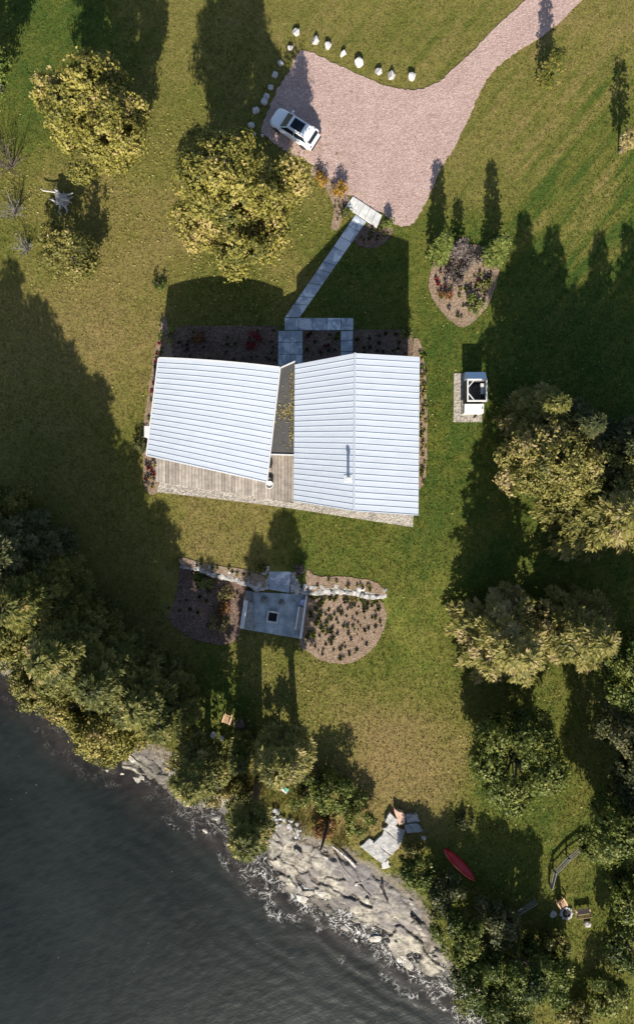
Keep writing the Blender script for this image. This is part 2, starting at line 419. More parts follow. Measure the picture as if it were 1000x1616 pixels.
def dryness(X, Y):
    u = 500+S*X; v = 808-S*Y
    num = np.full(X.shape, .4*.02); den = np.full(X.shape, .02)
    for a, b, r, val in dry_pts:
        w = np.exp(-((u-a)**2+(v-b)**2)/(2*(r*.8)**2)); num += w*val; den += w
    return num/den+.02

def axis(lo, hi, step, far):
    c = list(np.arange(lo, hi+1e-6, step)); s = step; x = hi
    right = []
    while x < far: s *= 1.35; x += s; right.append(x)
    s = step; x = lo; left = []
    while x > -far: s *= 1.35; x -= s; left.append(x)
    return np.array(left[::-1]+c+right)
def grid_faces(nx, ny):
    i = np.arange(nx-1)[None, :]; j = np.arange(ny-1)[:, None]
    a = (j*nx+i).ravel()
    return np.stack([a, a+1, a+nx+1, a+nx], 1)
gx = axis(-32, 32, .22, 900); gy = axis(-50, 50, .22, 900)
XX, YY = np.meshgrid(gx, gy); Z = terrain(XX.ravel(), YY.ravel()).reshape(XX.shape)
d_, a_ = shore_d(XX.ravel(), YY.ravel()); top_ = np.interp(a_, ARC, DMAX)
dn = d_+(fbm(XX.ravel()*.8, YY.ravel()*.8, 3)-.5)*2.2
rockm = 1-sstep(dn, top_-.2, top_+.7)
u_ = 500+S*XX.ravel(); v_ = 808-S*YY.ravel()
mow = np.exp(-((u_-930)**2/(2*110**2)+(v_-270)**2/(2*130**2)))+.35*np.exp(-((u_-640)**2/(2*120**2)+(v_-40)**2/(2*60**2)))
me = np_mesh('ground', np.stack([XX.ravel(), YY.ravel(), Z.ravel()], 1), grid_faces(len(gx), len(gy)),
             vert_attr={'dry': dryness(XX, YY).ravel(), 'rock': rockm, 'mow': mow}, smooth=True)
tag(link('ground', me, M['lawn']), kind='structure')

# rock shelf along the water: shore-aligned strip of broken limestone ledges
def shelf():
    segs = np.hypot(*(shore[1:]-shore[:-1]).T); cum = np.concatenate([[0], np.cumsum(segs)])
    s0, s1 = cum[2], cum[23]
    sv = np.arange(s0, s1, .10); dv = np.arange(-2.4, 8.4, .085)
    # smooth centre line
    cx = np.interp(sv, cum, shore[:, 0]); cy = np.interp(sv, cum, shore[:, 1])
    ker = np.hanning(41); ker /= ker.sum()
    cxs = np.convolve(np.pad(cx, 20, 'edge'), ker, 'valid'); cys = np.convolve(np.pad(cy, 20, 'edge'), ker, 'valid')
    tx = np.gradient(cxs); ty = np.gradient(cys); L = np.hypot(tx, ty); nx = -ty/L; ny = tx/L
    X = cxs[None, :]+nx[None, :]*dv[:, None]; Y = cys[None, :]+ny[None, :]*dv[:, None]
    D = np.repeat(dv[:, None], len(sv), 1); SS = np.repeat(sv[None, :], len(dv), 0)
    T = np.interp(sv, ARC, DMAX)[None, :]
    # plates of bedrock: jittered cells stretched along the shore, each at its own level and tilt
    def cells(px, py, seed):
        r_ = np.random.default_rng(seed); tab = r_.random((256, 256, 4))
        ix = np.floor(px).astype(int); iy = np.floor(py).astype(int)
        f1 = np.full(px.shape, 9.); f2 = np.full(px.shape, 9.); H = np.zeros(px.shape); ox = np.zeros(px.shape); oy = np.zeros(px.shape)
        for di in (-1, 0, 1):
            for dj in (-1, 0, 1):
                t_ = tab[(ix+di) % 256, (iy+dj) % 256]
                dx = px-(ix+di+t_[..., 0]); dy = py-(iy+dj+t_[..., 1]); dd = np.hypot(dx, dy)
                nw = dd < f1
                f2 = np.where(nw, f1, np.minimum(f2, dd)); H = np.where(nw, t_[..., 2]+(t_[..., 3]-.5)*dy*1.2+(t_[..., 2]-.5)*dx*.5, H); f1 = np.where(nw, dd, f1)
        return H, f2-f1
    wx = (fbm(SS*.5, D*.7, 4)-.5)*1.6; wy = (fbm(SS*.4+30, D*.8, 4)-.5)*1.3
    H1, e1 = cells(SS*.30+wx*.5, D*.62+wy, 1); H2, e2 = cells(SS*.95+wx, D*1.7+wy*2, 2)
    h = WZ-.05+.088*D+.20*(H1-.4)+.055*(H2-.5)+(fbm(SS*2.0, D*3.2, 4)-.5)*.05
    h -= .10*(1-sstep(e1, .0, .05))+.04*(1-sstep(e2, .0, .06))
    crk = np.clip((1-sstep(e1, .01, .07))+.6*(1-sstep(e2, .01, .08)), 0, 1)
    h -= .22*np.clip(-D, 0, 3)
    nrm = (fbm(SS*.7+3, D*.7, 3)-.5)*2.2
    g = terrain(X.ravel(), Y.ravel()).reshape(X.shape)
    out = sstep(D+nrm, T-.8, T+.4)
    h = h*(1-out)+(g-.35)*out
    wet = 1-sstep(h, WZ-.02, WZ+.10)
    me = np_mesh('rock_shore', np.stack([X.ravel(), Y.ravel(), h.ravel()], 1), grid_faces(len(sv), len(dv)), vert_attr={'wet': wet.ravel(), 'crk': crk.ravel(), 'dd': D.ravel()})
    m, nt, b = new_mat('limestone_shelf')
    p = pos(nt)
    a = noise(nt, 1.3, 8, .72, p, .6); c = noise(nt, .35, 3, .5, p)
    col = ramp(nt, a, [(.34, (.07, .06, .047)), (.46, (.21, .185, .145)), (.60, (.43, .39, .305))])
    col = mixc(nt, col, (.15, .13, .125), ramp(nt, c, [(.52, (0, 0, 0)), (.62, (.8, .8, .8))]))
    ms = ramp(nt, noise(nt, 1.1, 5, .7, p), [(.6, (0, 0, 0)), (.7, (.7, .7, .7))])
    col = mixc(nt, col, (.10, .10, .035), ms)
    col = mixc(nt, col, (.07, .062, .045), math_(nt, 'MULTIPLY', attr(nt, 'crk'), .75))
    up_ = math_(nt, 'ADD', attr(nt, 'dd'), math_(nt, 'MULTIPLY', noise(nt, .5, 4, .6, p), 2.4))
    col = mixc(nt, col, ramp(nt, a, [(.35, (.09, .08, .078)), (.65, (.21, .19, .18))]), ramp(nt, math_(nt, 'MULTIPLY', up_, .1), [(.46, (0, 0, 0)), (.58, (.8, .8, .8))]))
    col = mixc(nt, col, (.05, .042, .033), math_(nt, 'MULTIPLY', attr(nt, 'wet'), .9))
    nt.links.new(col, b.inputs['Base Color']); b.inputs['Roughness'].default_value = .8
    bump(nt, b, noise(nt, 4, 7, .7, p), .6, .07)
    tag(link('rock_shore', me, m), kind='structure')
shelf()

# water
def water():
    ax = axis(-34, 20, .2, 900); ay = axis(-52, -8, .2, 900)
    X, Y = np.meshgrid(ax, ay)
    d, a = shore_d(X.ravel(), Y.ravel())
    x = X.ravel(); y = Y.ravel()
    sh = (1-sstep(-d+(fbm(x*.3, y*.3, 3)-.5)*3, .2, 4.5))
    # little waves: crests parallel to the beach, bent by noise
    w = np.sin((-d*3.6+3.0*fbm(x*.25, y*.25, 3)*3)+1.0)
    near = np.exp(-np.clip(-d, 0, 50)/5.0)
    z = WZ+.020*w*near+.03*(fbm(x*1.6, y*1.6, 3)-.5)
    z = np.where((np.abs(x) > 60) | (np.abs(y) > 70), WZ, z)
    # foam: broken lines close in, wide by the ledges (arc dependent)
    exposed = np.interp(a, [ARC[8], ARC[10], ARC[12], ARC[13], ARC[15], ARC[20], ARC[22]], [.1, .35, .45, .9, 1, 1, .5])
    nn = fbm(x*.9, y*.9, 4)
    ridg = 1-np.abs(fbm(a*.55+5+.6*fbm(x, y, 2), d*1.9+9, 4)-.5)*2
    band = (1-sstep(-d+(nn-.5)*2.5, .5, 1.3))*.75
    line2 = np.exp(-((-d-2.0-(nn-.5)*2.4)/.30)**2)*.9*sstep(fbm(x*.25+3, y*.25, 2), .42, .6)
    foam = np.clip((band*1.1+line2)*exposed*(.35+.65*sstep(ridg, .70, .95))*1.2, 0, 1)
    me = np_mesh('water', np.stack([x, y, z], 1), grid_faces(len(ax), len(ay)), vert_attr={'shallow': sh, 'foam': foam}, smooth=True)
    m, nt, b = new_mat('lake_water')
    p = pos(nt)
    big = noise(nt, .11, 4, .6, p)
    mp = node(nt, 'ShaderNodeMapping', vector_type='TEXTURE'); mp.inputs['Rotation'].default_value = (0, 0, math.radians(22)); mp.inputs['Scale'].default_value = (2.2, .75, 1)
    nt.links.new(p, mp.inputs['Vector'])
    rip = noise(nt, 1.5, 6, .65, mp.outputs[0])
    mp2 = node(nt, 'ShaderNodeMapping', vector_type='TEXTURE'); mp2.inputs['Rotation'].default_value = (0, 0, math.radians(-32)); mp2.inputs['Scale'].default_value = (1.6, .65, 1)
    nt.links.new(p, mp2.inputs['Vector'])
    rip2 = noise(nt, 2.6, 5, .7, mp2.outputs[0])
    deep = ramp(nt, math_(nt, 'ADD', math_(nt, 'MULTIPLY', big, .6), math_(nt, 'MULTIPLY', rip, .4)), [(.38, (.0045, .0066, .0050)), (.62, (.0125, .0168, .0142))])
    bed = ramp(nt, noise(nt, .9, 6, .7, p), [(.3, (.010, .0085, .007)), (.7, (.030, .025, .020))])
    col = mixc(nt, deep, bed, attr(nt, 'shallow'))
    ln_ = noise(nt, .9, 6, .55, p, 1.2); l2 = noise(nt, 1.8, 5, .55, p, .8)
    la = ramp(nt, math_(nt, 'ABSOLUTE', math_(nt, 'SUBTRACT', ln_, .5)), [(.004, (1, 1, 1)), (.022, (0, 0, 0))])
    lb = ramp(nt, math_(nt, 'ABSOLUTE', math_(nt, 'SUBTRACT', l2, .5)), [(.004, (.8, .8, .8)), (.020, (0, 0, 0))])
    fo = math_(nt, 'MULTIPLY', attr(nt, 'foam'), math_(nt, 'ADD', la, math_(nt, 'MULTIPLY', lb, .7)), True)
    # sparse small pale specks in the water colour
    vo = node(nt, 'ShaderNodeTexVoronoi'); vo.inputs['Scale'].default_value = 1.5; nt.links.new(p, vo.inputs['Vector'])
    sep = node(nt, 'ShaderNodeSeparateColor'); nt.links.new(vo.outputs['Color'], sep.inputs[0])
    fl = math_(nt, 'MULTIPLY', math_(nt, 'LESS_THAN', vo.outputs['Distance'], .055), math_(nt, 'GREATER_THAN', sep.outputs[1], .84))
    col = mixc(nt, col, (.30, .30, .22), math_(nt, 'MULTIPLY', fl, .55))
    col = mixc(nt, col, (.75, .72, .66), fo)
    nt.links.new(col, b.inputs['Base Color'])
    ro = mixc(nt, (.26, .26, .26), (.8, .8, .8), math_(nt, 'MAXIMUM', fo, fl)); nt.links.new(ro, b.inputs['Roughness'])
    b.inputs['IOR'].default_value = 1.33
    bump(nt, b, math_(nt, 'ADD', rip, math_(nt, 'MULTIPLY', rip2, .6)), .30, .07)
    tag(link('water', me, m), kind='structure')
water()

# ------------------------------------------------------------------ sheets: drive, beds, gravel strips
def smooth_poly(pts, n=6, jit=.0, seed=1):
    """closed Catmull-Rom through the points"""
    r = random.Random(seed); out = []; N = len(pts)
    for i in range(N):
        p0, p1, p2, p3 = (np.array(pts[(i+k-1) % N], float) for k in range(4))
        for k in range(n):
            t = k/n
            q = .5*((2*p1)+(-p0+p2)*t+(2*p0-5*p1+4*p2-p3)*t*t+(-p0+3*p1-3*p2+p3)*t**3)
            out.append((q[0]+r.uniform(-jit, jit), q[1]+r.uniform(-jit, jit)))
    return out
def sheet(name, poly, z, mat, thick=.02, kind='structure', parent=None):
    from mathutils.geometry import tessellate_polygon
    n = len(poly); vs = [(x, y, z) for x, y in poly]+[(x, y, z-thick-.05) for x, y in poly]
    tr = tessellate_polygon([[Vector((x, y, 0)) for x, y in poly]])
    fs = []
    for t in tr:
        a, b, c = [vs[i] for i in t]
        ar = (b[0]-a[0])*(c[1]-a[1])-(c[0]-a[0])*(b[1]-a[1])
        fs.append(tuple(t) if ar > 0 else tuple(t[::-1]))
    for i in range(n): j = (i+1) % n; fs.append((i, j, n+j, n+i))
    me = bpy.data.meshes.new(name); me.from_pydata(vs, [], fs); me.update()
    o = link(name, me, mat, parent)
    if kind and parent is None: o['kind'] = kind
    return o
def ipoly(pts, z=0): return [W(x, y, z) for x, y in pts]

drive_pts = [(478, 80), (500, 86), (540, 106), (580, 124), (620, 138), (660, 141), (690, 130), (715, 108), (750, 75), (790, 35), (828, 0), (860, -30), (1000, -160), (1100, -170), (1010, -95),
             (917, 0), (885, 32), (850, 60), (815, 82), (785, 105), (765, 130), (750, 160), (735, 195), (715, 235), (695, 265), (683, 295), (668, 325), (655, 348),
             (640, 357), (622, 353), (606, 338), (580, 324), (556, 309), (543, 305), (520, 282), (498, 262), (485, 255), (470, 248), (440, 232), (418, 212), (412, 205), (422, 178), (438, 140), (456, 112), (468, 86)]
drive_poly = smooth_poly(ipoly(drive_pts), 9, .07, 2)
sheet('driveway', drive_poly, .062, M['drive'], .02)
bedpolys = []
def bed(name, pts, z, mat, n=5, jit=.05, smooth=True):
    p = ipoly(pts, z); p = smooth_poly(p, n, jit, len(pts)) if smooth else p
    bedpolys.append(p); return sheet(name, p, z+.040+.0035*len(bedpolys), mat, .02)
bed('flower_bed', [(497, 262), (520, 284), (545, 306), (552, 318), (545, 332), (538, 350), (533, 362), (523, 358), (527, 330), (518, 305), (505, 288), (490, 275)], 0, M['mulch2'])
bed('flower_bed', [(588, 352), (605, 350), (620, 362), (612, 378), (598, 388), (580, 391), (562, 385), (560, 375), (572, 360)], 0, M['mulch'])
bed('flower_bed', [(680, 425), (690, 402), (720, 388), (750, 386), (775, 395), (788, 418), (782, 450), (770, 480), (750, 505), (728, 516), (705, 500), (685, 475), (676, 450)], 0, M['mulch2'])
bed('flower_bed', [(283, 514), (438, 514), (440, 590), (262, 590), (262, 540)], 0, M['mulch'], smooth=False)
bed('flower_bed', [(479, 521), (537, 521), (537, 592), (479, 592)], 0, M['mulch'], smooth=False)
bed('flower_bed', [(558, 520), (650, 520), (650, 592), (558, 592)], 0, M['mulch'], smooth=False)
bed('flower_bed', [(652, 538), (664, 542), (672, 600), (674, 680), (672, 740), (666, 768), (640, 768), (640, 600), (651, 590)], 0, M['mulch2'])
bed('flower_bed', [(262, 500), (252, 520), (243, 560), (234, 620), (226, 680), (226, 740), (230, 772), (248, 775), (262, 700), (275, 600)], 0, M['mulch2'])
bed('flower_bed', [(484, 900), (500, 909), (535, 910), (575, 914), (600, 923), (610, 940), (600, 938), (560, 931), (520, 928), (487, 932)], 0, M['mulch2'])
bed('flower_bed', [(286, 880), (330, 890), (380, 898), (405, 905), (418, 912), (410, 926), (380, 915), (340, 904), (290, 893)], 0, M['mulch2'])
bed('flower_bed', [(483, 935), (520, 930), (570, 934), (606, 942), (610, 970), (603, 998), (588, 1024), (562, 1043), (536, 1048), (508, 1042), (486, 1028), (472, 1012)], -1.0, M['mulch2'])
bed('flower_bed', [(290, 893), (340, 908), (390, 925), (386, 950), (378, 1000), (360, 1016), (325, 1014), (290, 1000), (265, 975), (254, 945), (256, 915), (272, 900)], -1.0, M['mulch'])
for p_, z_ in (([(716, 589), (760, 589), (760, 666), (715, 666)], 0),):
    pl = ipoly(p_, z_); bedpolys.append(pl); sheet('gravel_pad', pl, .05, M['gravel'])
pl = ipoly([(244, 758), (330, 772), (420, 786), (463, 794), (463, 788), (560, 800), (652, 812), (651, 832), (560, 818), (463, 803), (420, 797), (330, 786), (243, 776)]); bedpolys.append(pl)
sheet('gravel_strip', pl, .052, M['gravel'])

# ------------------------------------------------------------------ grass tufts (stuff)
def in_poly(px, py, poly):
    r = np.zeros(px.shape, bool); n = len(poly)
    for i in range(n):
        x1, y1 = poly[i]; x2, y2 = poly[(i+1) % n]
        c = ((y1 > py) != (y2 > py)) & (px < (x2-x1)*(py-y1)/((y2-y1) if y2 != y1 else 1e-9)+x1)
        r ^= c
    return r
def tufts():
    g = np.random.default_rng(5); N = 190000
    x = g.uniform(-30, 30, N); y = g.uniform(-48, 48, N)
    keep = np.ones(N, bool)
    for p in [drive_poly]+bedpolys: keep &= ~in_poly(x, y, p)
    for p in hard_polys: keep &= ~in_poly(x, y, p)
    d, a = shore_d(x, y); t = np.interp(a, ARC, DMAX); keep &= d > t+.1
    x, y = x[keep], y[keep]; n = len(x)
    z = terrain(x, y)
    dr = dryness(x, y)+(fbm(x*.22, y*.22, 3)-.5)*.7+g.normal(0, .16, n)
    V = []; T = []
    for k in range(3):
        an = g.uniform(0, 6.283, n); h = g.uniform(.04, .11, n); w = g.uniform(.022, .05, n)
        ox = g.normal(0, .05, n); oy = g.normal(0, .05, n); la = g.uniform(0, 6.283, n); l = h*g.uniform(.3, 1.3, n)
        a0 = np.stack([x+ox-np.cos(an)*w, y+oy-np.sin(an)*w, z-.01], 1)
        a1 = np.stack([x+ox+np.cos(an)*w, y+oy+np.sin(an)*w, z-.01], 1)
        a2 = np.stack([x+ox+np.cos(la)*l, y+oy+np.sin(la)*l, z+h], 1)
        V.append(np.stack([a0, a1, a2], 1).reshape(-1, 3)); T.append(np.clip(dr, 0, 1))
    V = np.concatenate(V); F = np.arange(len(V)).reshape(-1, 3)
    me = np_mesh('grass', V, F, face_attr={'tint': np.concatenate(T)})
    tag(link('grass', me, M['blade']), 'short mown lawn grass, green and straw coloured, covering the whole plot', 'grass', kind='stuff')
hard_polys = []
def litter():
    g = np.random.default_rng(12); P = []
    for (u, v, r, n) in ((192, 270, 7.5, 900), (385, 390, 7, 900), (470, 290, 4, 350), (120, 420, 4, 250), (20, 300, 4, 300), (300, 240, 5, 250), (560, 700, 30, 500), (820, 1200, 7, 500), (380, 1150, 6, 500), (740, 600, 12, 300)):
        x, y = G(u, v); P.append(np.stack([g.normal(x, r*.6, n), g.normal(y, r*.6, n)], 1))
    P = np.concatenate(P); d, a = shore_d(P[:, 0], P[:, 1]); P = P[d > 3]
    k = np.ones(len(P), bool)
    for pl in hard_polys: k &= ~in_poly(P[:, 0], P[:, 1], pl)
    P = P[k]; z = terrain(P[:, 0], P[:, 1])+.09
    nrm = unit(np.array([0, 0, 1.])+g.normal(0, .3, (len(P), 3))); A = unit(np.cross(nrm, g.normal(size=nrm.shape))); B = np.cross(nrm, A)
    V, F = quads(np.column_stack([P, z]), A, B, g.uniform(.05, .11, len(P)), g.uniform(.035, .07, len(P)))
    me = np_mesh('leaf_litter', V, F, face_attr={'tint': g.random(len(F))})
    tag(link('leaf_litter', me, M['yellowplant']), 'fallen autumn leaves scattered over lawn and drive under the trees', 'leaves', kind='stuff')

# ------------------------------------------------------------------ houses
def roof_panels(roof, eA, eB, rA, rB, n, seam_at_south=True, arch=None, over=0.0):
    """panels between the north edge A and the south edge B; e = one eave, r = other eave / ridge; points (x,y,z)"""
    eA, eB, rA, rB = map(Vector, (eA, eB, rA, rB))
    segs = 8 if arch else 1
    for i in range(n):
        t0 = i/n; t1 = (i+1)/n-.0012
        top = []; 
        for t in (t0, t1):
            row = []
            for k in range(segs+1):
                s_ = k/segs
                p = eA.lerp(eB, t).lerp(rA.lerp(rB, t), s_)
                if arch: p.z = arch(s_)
                row.append(p)
            top.append(row)
        mb = MB(); vs = []; fs = []
        for row in top:
            for p in row: vs.append(tuple(p))
            for p in row: vs.append((p.x, p.y, p.z-.05))
        m_ = segs+1
        def idx(r, low, k): return r*2*m_+(m_ if low else 0)+k
        up = (top[1][0]-top[0][0]).cross(top[0][-1]-top[0][0]).z > 0
        def q(*f): fs.append(tuple(f if up else f[::-1]))
        for k in range(segs):
            q(idx(0, 0, k), idx(1, 0, k), idx(1, 0, k+1), idx(0, 0, k+1))
            q(idx(0, 1, k+1), idx(1, 1, k+1), idx(1, 1, k), idx(0, 1, k))
            q(idx(0, 0, k), idx(0, 0, k+1), idx(0, 1, k+1), idx(0, 1, k))
            q(idx(1, 0, k+1), idx(1, 0, k), idx(1, 1, k), idx(1, 1, k+1))
        q(idx(0, 0, 0), idx(0, 1, 0), idx(1, 1, 0), idx(1, 0, 0))
        q(idx(1, 0, segs), idx(1, 1, segs), idx(0, 1, segs), idx(0, 0, segs))
        mb.add(vs, fs)
        o = mb.build('roof_panel', M['roof'], roof)
        # standing seam at the southern joint
        sm = MB()
        w = .04; hh = .035
        row = top[1]
        for k in range(segs):
            a, b = row[k], row[k+1]
            P = [(a.x, a.y-w, a.z-.01), (b.x, b.y-w, b.z-.01), (b.x, b.y+w, b.z-.01), (a.x, a.y+w, a.z-.01),
                 (a.x, a.y-w*.7, a.z+hh), (b.x, b.y-w*.7, b.z+hh), (b.x, b.y+w*.7, b.z+hh), (a.x, a.y+w*.7, a.z+hh)]
            F = [(3, 2, 1, 0), (0, 1, 5, 4), (1, 2, 6, 5), (2, 3, 7, 6), (3, 0, 4, 7), (4, 5, 6, 7)]
            sm.add(P, F)
        sm.build('roof_seam', M['seam'], roof)

def wall_slab(house, p0, p1, tops, base=-.3, th=.2, windows=(), door=None):
    """vertical wall from p0 to p1; tops: list of (s, z) along it. windows: (s_center, z0, w, h)"""
    p0 = Vector((*p0, 0)); p1 = Vector((*p1, 0)); L = (p1-p0).length; t = (p1-p0)/L; nrm = Vector((t.y, -t.x, 0))   # outward = right of direction
    vs = []
    outl = [(0, base)]+[(s_*L, z) for s_, z in tops][0:0]+[(L, base)]+[(s_*L, z) for s_, z in tops[::-1]]
    for s_, z in outl: q = p0+t*s_; vs.append((q.x, q.y, z))
    for s_, z in outl: q = p0+t*s_-nrm*th; vs.append((q.x, q.y, z))
    n = len(outl); fs = [tuple(range(n)), tuple(range(2*n-1, n-1, -1))]
    for i in range(n): j = (i+1) % n; fs.append((j, i, n+i, n+j))
    mb = MB(); mb.add(vs, fs); wo = mb.build('wall', M['siding'], house)
    ang = math.atan2(t.y, t.x)
    for sc, z0, w, h in windows:
        c = p0+t*(sc*L)+nrm*.03
        f = MB()
        for dx, dz, ww, hh in ((-w/2, h/2, .08, h+.08), (w/2, h/2, .08, h+.08), (0, 0, w-.08, .08), (0, h, w-.08, .08)):
            q = c+t*dx; f.box((q.x, q.y, z0+dz), (ww, .1, hh), ang)
        fo = f.build('window_frame', M['black'], wo)
        g = MB(); q = c-nrm*.012; g.box((q.x, q.y, z0+h/2), (w-.08, .04, h-.08), ang); g.build('window_pane', M['glass'], wo)
    if door:
        c = p0+t*(door*L)+nrm*.02
        g = MB(); g.box((c.x, c.y, 1.05), (1.0, .07, 2.1), ang); g.build('door', M['deckwood'], wo)
    return wo

# main house -------------------------------------------------
main = thing('house', (*G(556, 690), 0), 0, 'larger house under a pale standing-seam gable roof with a flue pipe by its ridge', 'house')
mat_inv = lambda root, p: (p[0]-root.location.x, p[1]-root.location.y, p[2]-root.location.z)
def loc(root, p): return mat_inv(root, p)
WN = (*W(465, 575, 5.6), 5.6); WS = (*W(463, 790, 5.6), 5.6)
RN = (*W(560, 557, 8.5), 8.5); RS = (*W(558, 806, 8.5), 8.5)
EN = (*W(662, 563, 7.3), 7.3); ES = (*W(660, 813, 7.3), 7.3)
L_ = lambda p: loc(main, p)
cap = MB()
a, b = Vector(L_(RN)), Vector(L_(RS))
cap.tube([a+Vector((0, .03, .02)), b+Vector((0, -.03, .02))], .075, 6)
roof = cap.build('roof', M['seam'], main)
roof_panels(roof, L_(WN), L_(WS), L_(RN), L_(RS), 26)
roof_panels(roof, L_(RN), L_(RS), L_(EN), L_(ES), 26)
# fascia boards under the edges
fb = MB()
for p, q in ((WN, WS), (WS, RS), (RS, ES), (ES, EN), (EN, RN), (RN, WN)):
    p = Vector(L_(p)); q = Vector(L_(q)); p.z -= .14; q.z -= .14
    c = (p+q)/2; d = q-p; ctr = Vector(L_((*G(556, 690), 6.5)))
    inn = Vector((ctr.x-c.x, ctr.y-c.y, 0)).normalized()*.05
    ry = -math.atan2(d.z, math.hypot(d.x, d.y))
    fb.box(tuple(c+inn), (d.length-.1, .06, .17), math.atan2(d.y, d.x), 0, ry)
fb.build('fascia', M['trim'], main)
ins = .45
wN, wS, wE, wW = WN[1]-ins, WS[1]+ins+.3, EN[0]-ins, WN[0]+ins
rx = RN[0]
pNW = L_((wW, wN, 0))[:2]; pNE = L_((wE, wN, 0))[:2]; pSW = L_((wW, WS[1]+.8, 0))[:2]; pSE = L_((wE, ES[1]+.8, 0))[:2]
f_r = (rx-wW)/(wE-wW)
zw, zr, ze = 5.65, 8.35, 7.2
wall_slab(main, pSW, pSE, [(0, zw), (f_r, zr), (1, ze)], windows=[(.2, .3, 2.2, 2.4), (.5, .3, 2.4, 2.4), (.8, .3, 2.2, 2.4), (.5, 4, 3, 1.8)])
wall_slab(main, pNE, pNW, [(0, ze), (1-f_r, zr), (1, zw)], windows=[(.2, 1, 1.2, 1.4), (.75, 1, 1.2, 1.4), (.4, 4.2, 1.6, 1.3)], door=.5)
wall_slab(main, pSE, pNE, [(0, ze), (1, ze)], windows=[(.2, 1, 1.4, 1.4), (.5, 1, 1.4, 1.4), (.8, 1, 1.4, 1.4), (.35, 4.2, 1.4, 1.3), (.65, 4.2, 1.4, 1.3)])
wall_slab(main, pNW, pSW, [(0, zw), (1, zw)], windows=[(.8, .9, 1.4, 1.5)])
# flue pipe
fx, fy = W(549, 755, 8.25); zroof = 5.6+(8.5-5.6)*((fx-WN[0])/(RN[0]-WN[0]))
f = MB(); f.lathe([(.10, -.2), (.10, 1.35), (.16, 1.36), (.16, 1.5), (.12, 1.6), (.02, 1.66)], 14, L_((fx, fy, zroof)))
chim = f.build('chimney', M['seam'], main)
f = MB(); f.box(L_((fx, fy, zroof+.06)), (.75, .55, .1), 0, 0, -math.atan2(2.9, RN[0]-WN[0]), bev=.03); f.build('flashing', M['trim'], chim)

# left house -------------------------------------------------
left = thing('house', (*G(350, 670), 0), 0, 'smaller skewed house under a pale gently curved metal roof, left of the gabled one', 'house')
L2 = lambda p: loc(left, p)
hw, he = 4.5, 4.85
aNW = (*W(251, 565, hw), hw); aNE = (*W(441, 580, he), he); aSE = (*W(420, 760, he), he); aSW = (*W(232, 718, hw), hw)
def arch(s_):  # heights across west -> east
    return 4.5*(1-s_)+4.85*s_+2.5*s_*(1-s_)
r2 = MB()
def edge_strip(mb, p, q, w=.08, d=.2, n=8, zf=None):
    p = Vector(p); q = Vector(q)
    for i in range(n):
        a = p.lerp(q, i/n); b = p.lerp(q, (i+1)/n)
        if zf: a.z = zf(i/n); b.z = zf((i+1)/n)
        c = (a+b)/2; dd = b-a
        mb.box((c.x, c.y, c.z-d/2+.035), (dd.length-.002, w, d), math.atan2(dd.y, dd.x), 0, -math.atan2(dd.z, math.hypot(dd.x, dd.y)))
edge_strip(r2, Vector(L2(aNW))+Vector((0, .05, 0)), Vector(L2(aNE))+Vector((0, .05, 0)), zf=arch)
edge_strip(r2, Vector(L2(aSW))+Vector((0, -.05, 0)), Vector(L2(aSE))+Vector((0, -.05, 0)), zf=arch)
edge_strip(r2, Vector(L2(aNE))+Vector((.06, 0, 0)), Vector(L2(aSE))+Vector((.06, 0, 0)), w=.1, n=1)
edge_strip(r2, Vector(L2(aNW))+Vector((-.06, 0, 0)), Vector(L2(aSW))+Vector((-.06, 0, 0)), w=.1, n=1)
roof2 = r2.build('roof', M['trim'], left)
roof_panels(roof2, L2(aNW), L2(aSW), L2(aNE), L2(aSE), 19, arch=arch)
def inset(pts, k):
    cx = sum(p[0] for p in pts)/4; cy = sum(p[1] for p in pts)/4
    return [(p[0]+(cx-p[0])*k, p[1]+(cy-p[1])*k) for p in pts]
q = inset([L2(aNW), L2(aNE), L2(aSE), L2(aSW)], .07)
at = [(k/8, arch(.035+.93*k/8)-.07) for k in range(9)]
wall_slab(left, q[3], q[2], at, windows=[(.2, .3, 2.0, 2.3), (.45, .3, 2.0, 2.3), (.7, .3, 2.0, 2.3)])
wall_slab(left, q[1], q[0], [(1-s_, z) for s_, z in at[::-1]], windows=[(.3, 1.2, 1.3, 1.2), (.7, 1.2, 1.3, 1.2)])
wall_slab(left, q[2], q[1], [(0, 4.85), (1, 4.85)], door=.35)
wall_slab(left, q[0], q[3], [(0, 4.5), (1, 4.5)], windows=[(.5, 1.2, 1.6, 1.2)])
f = MB(); x, y = W(234, 681, 3.6); f.box(L2((x-.03, y, 3.2)), (.5, .95, 1.6), 0, bev=.04); f.build('vent_box', M['trim'], left)

# flat connector --------------------------------------------
conn = thing('entry_link', (*G(452, 650), 0), 0, 'dark flat-roofed passage joining the two houses, strewn with leaves', 'passage')
L3 = lambda p: loc(conn, p)
cz = 4.35
pts = [W(439, 582, cz), W(466, 570, cz), W(466, 718, cz), W(424, 717, cz)]
pts = [L3((p[0], p[1], 0))[:2] for p in pts]
f = MB(); f.prism(pts, cz-.25, cz); cr = f.build('roof', M['membrane'], conn)
f = MB()
for p, q_ in ((pts[0], pts[1]), (pts[2], pts[3])):
    a = Vector((*p, 0)); b = Vector((*q_, 0)); c = (a+b)/2; d = b-a
    f.box((c.x, c.y, cz+.01), (d.length, .10, .16), math.atan2(d.y, d.x))
f.build('roof_edge', M['trim'], cr)
def shrinkp(p, k): cx = sum(a[0] for a in p)/len(p); cy = sum(a[1] for a in p)/len(p); return [(a[0]+(cx-a[0])*k, a[1]+(cy-a[1])*k) for a in p]
sp = shrinkp(pts, .08)
wall_slab(conn, sp[3], sp[2], [(0, cz-.25), (1, cz-.25)], door=.5)
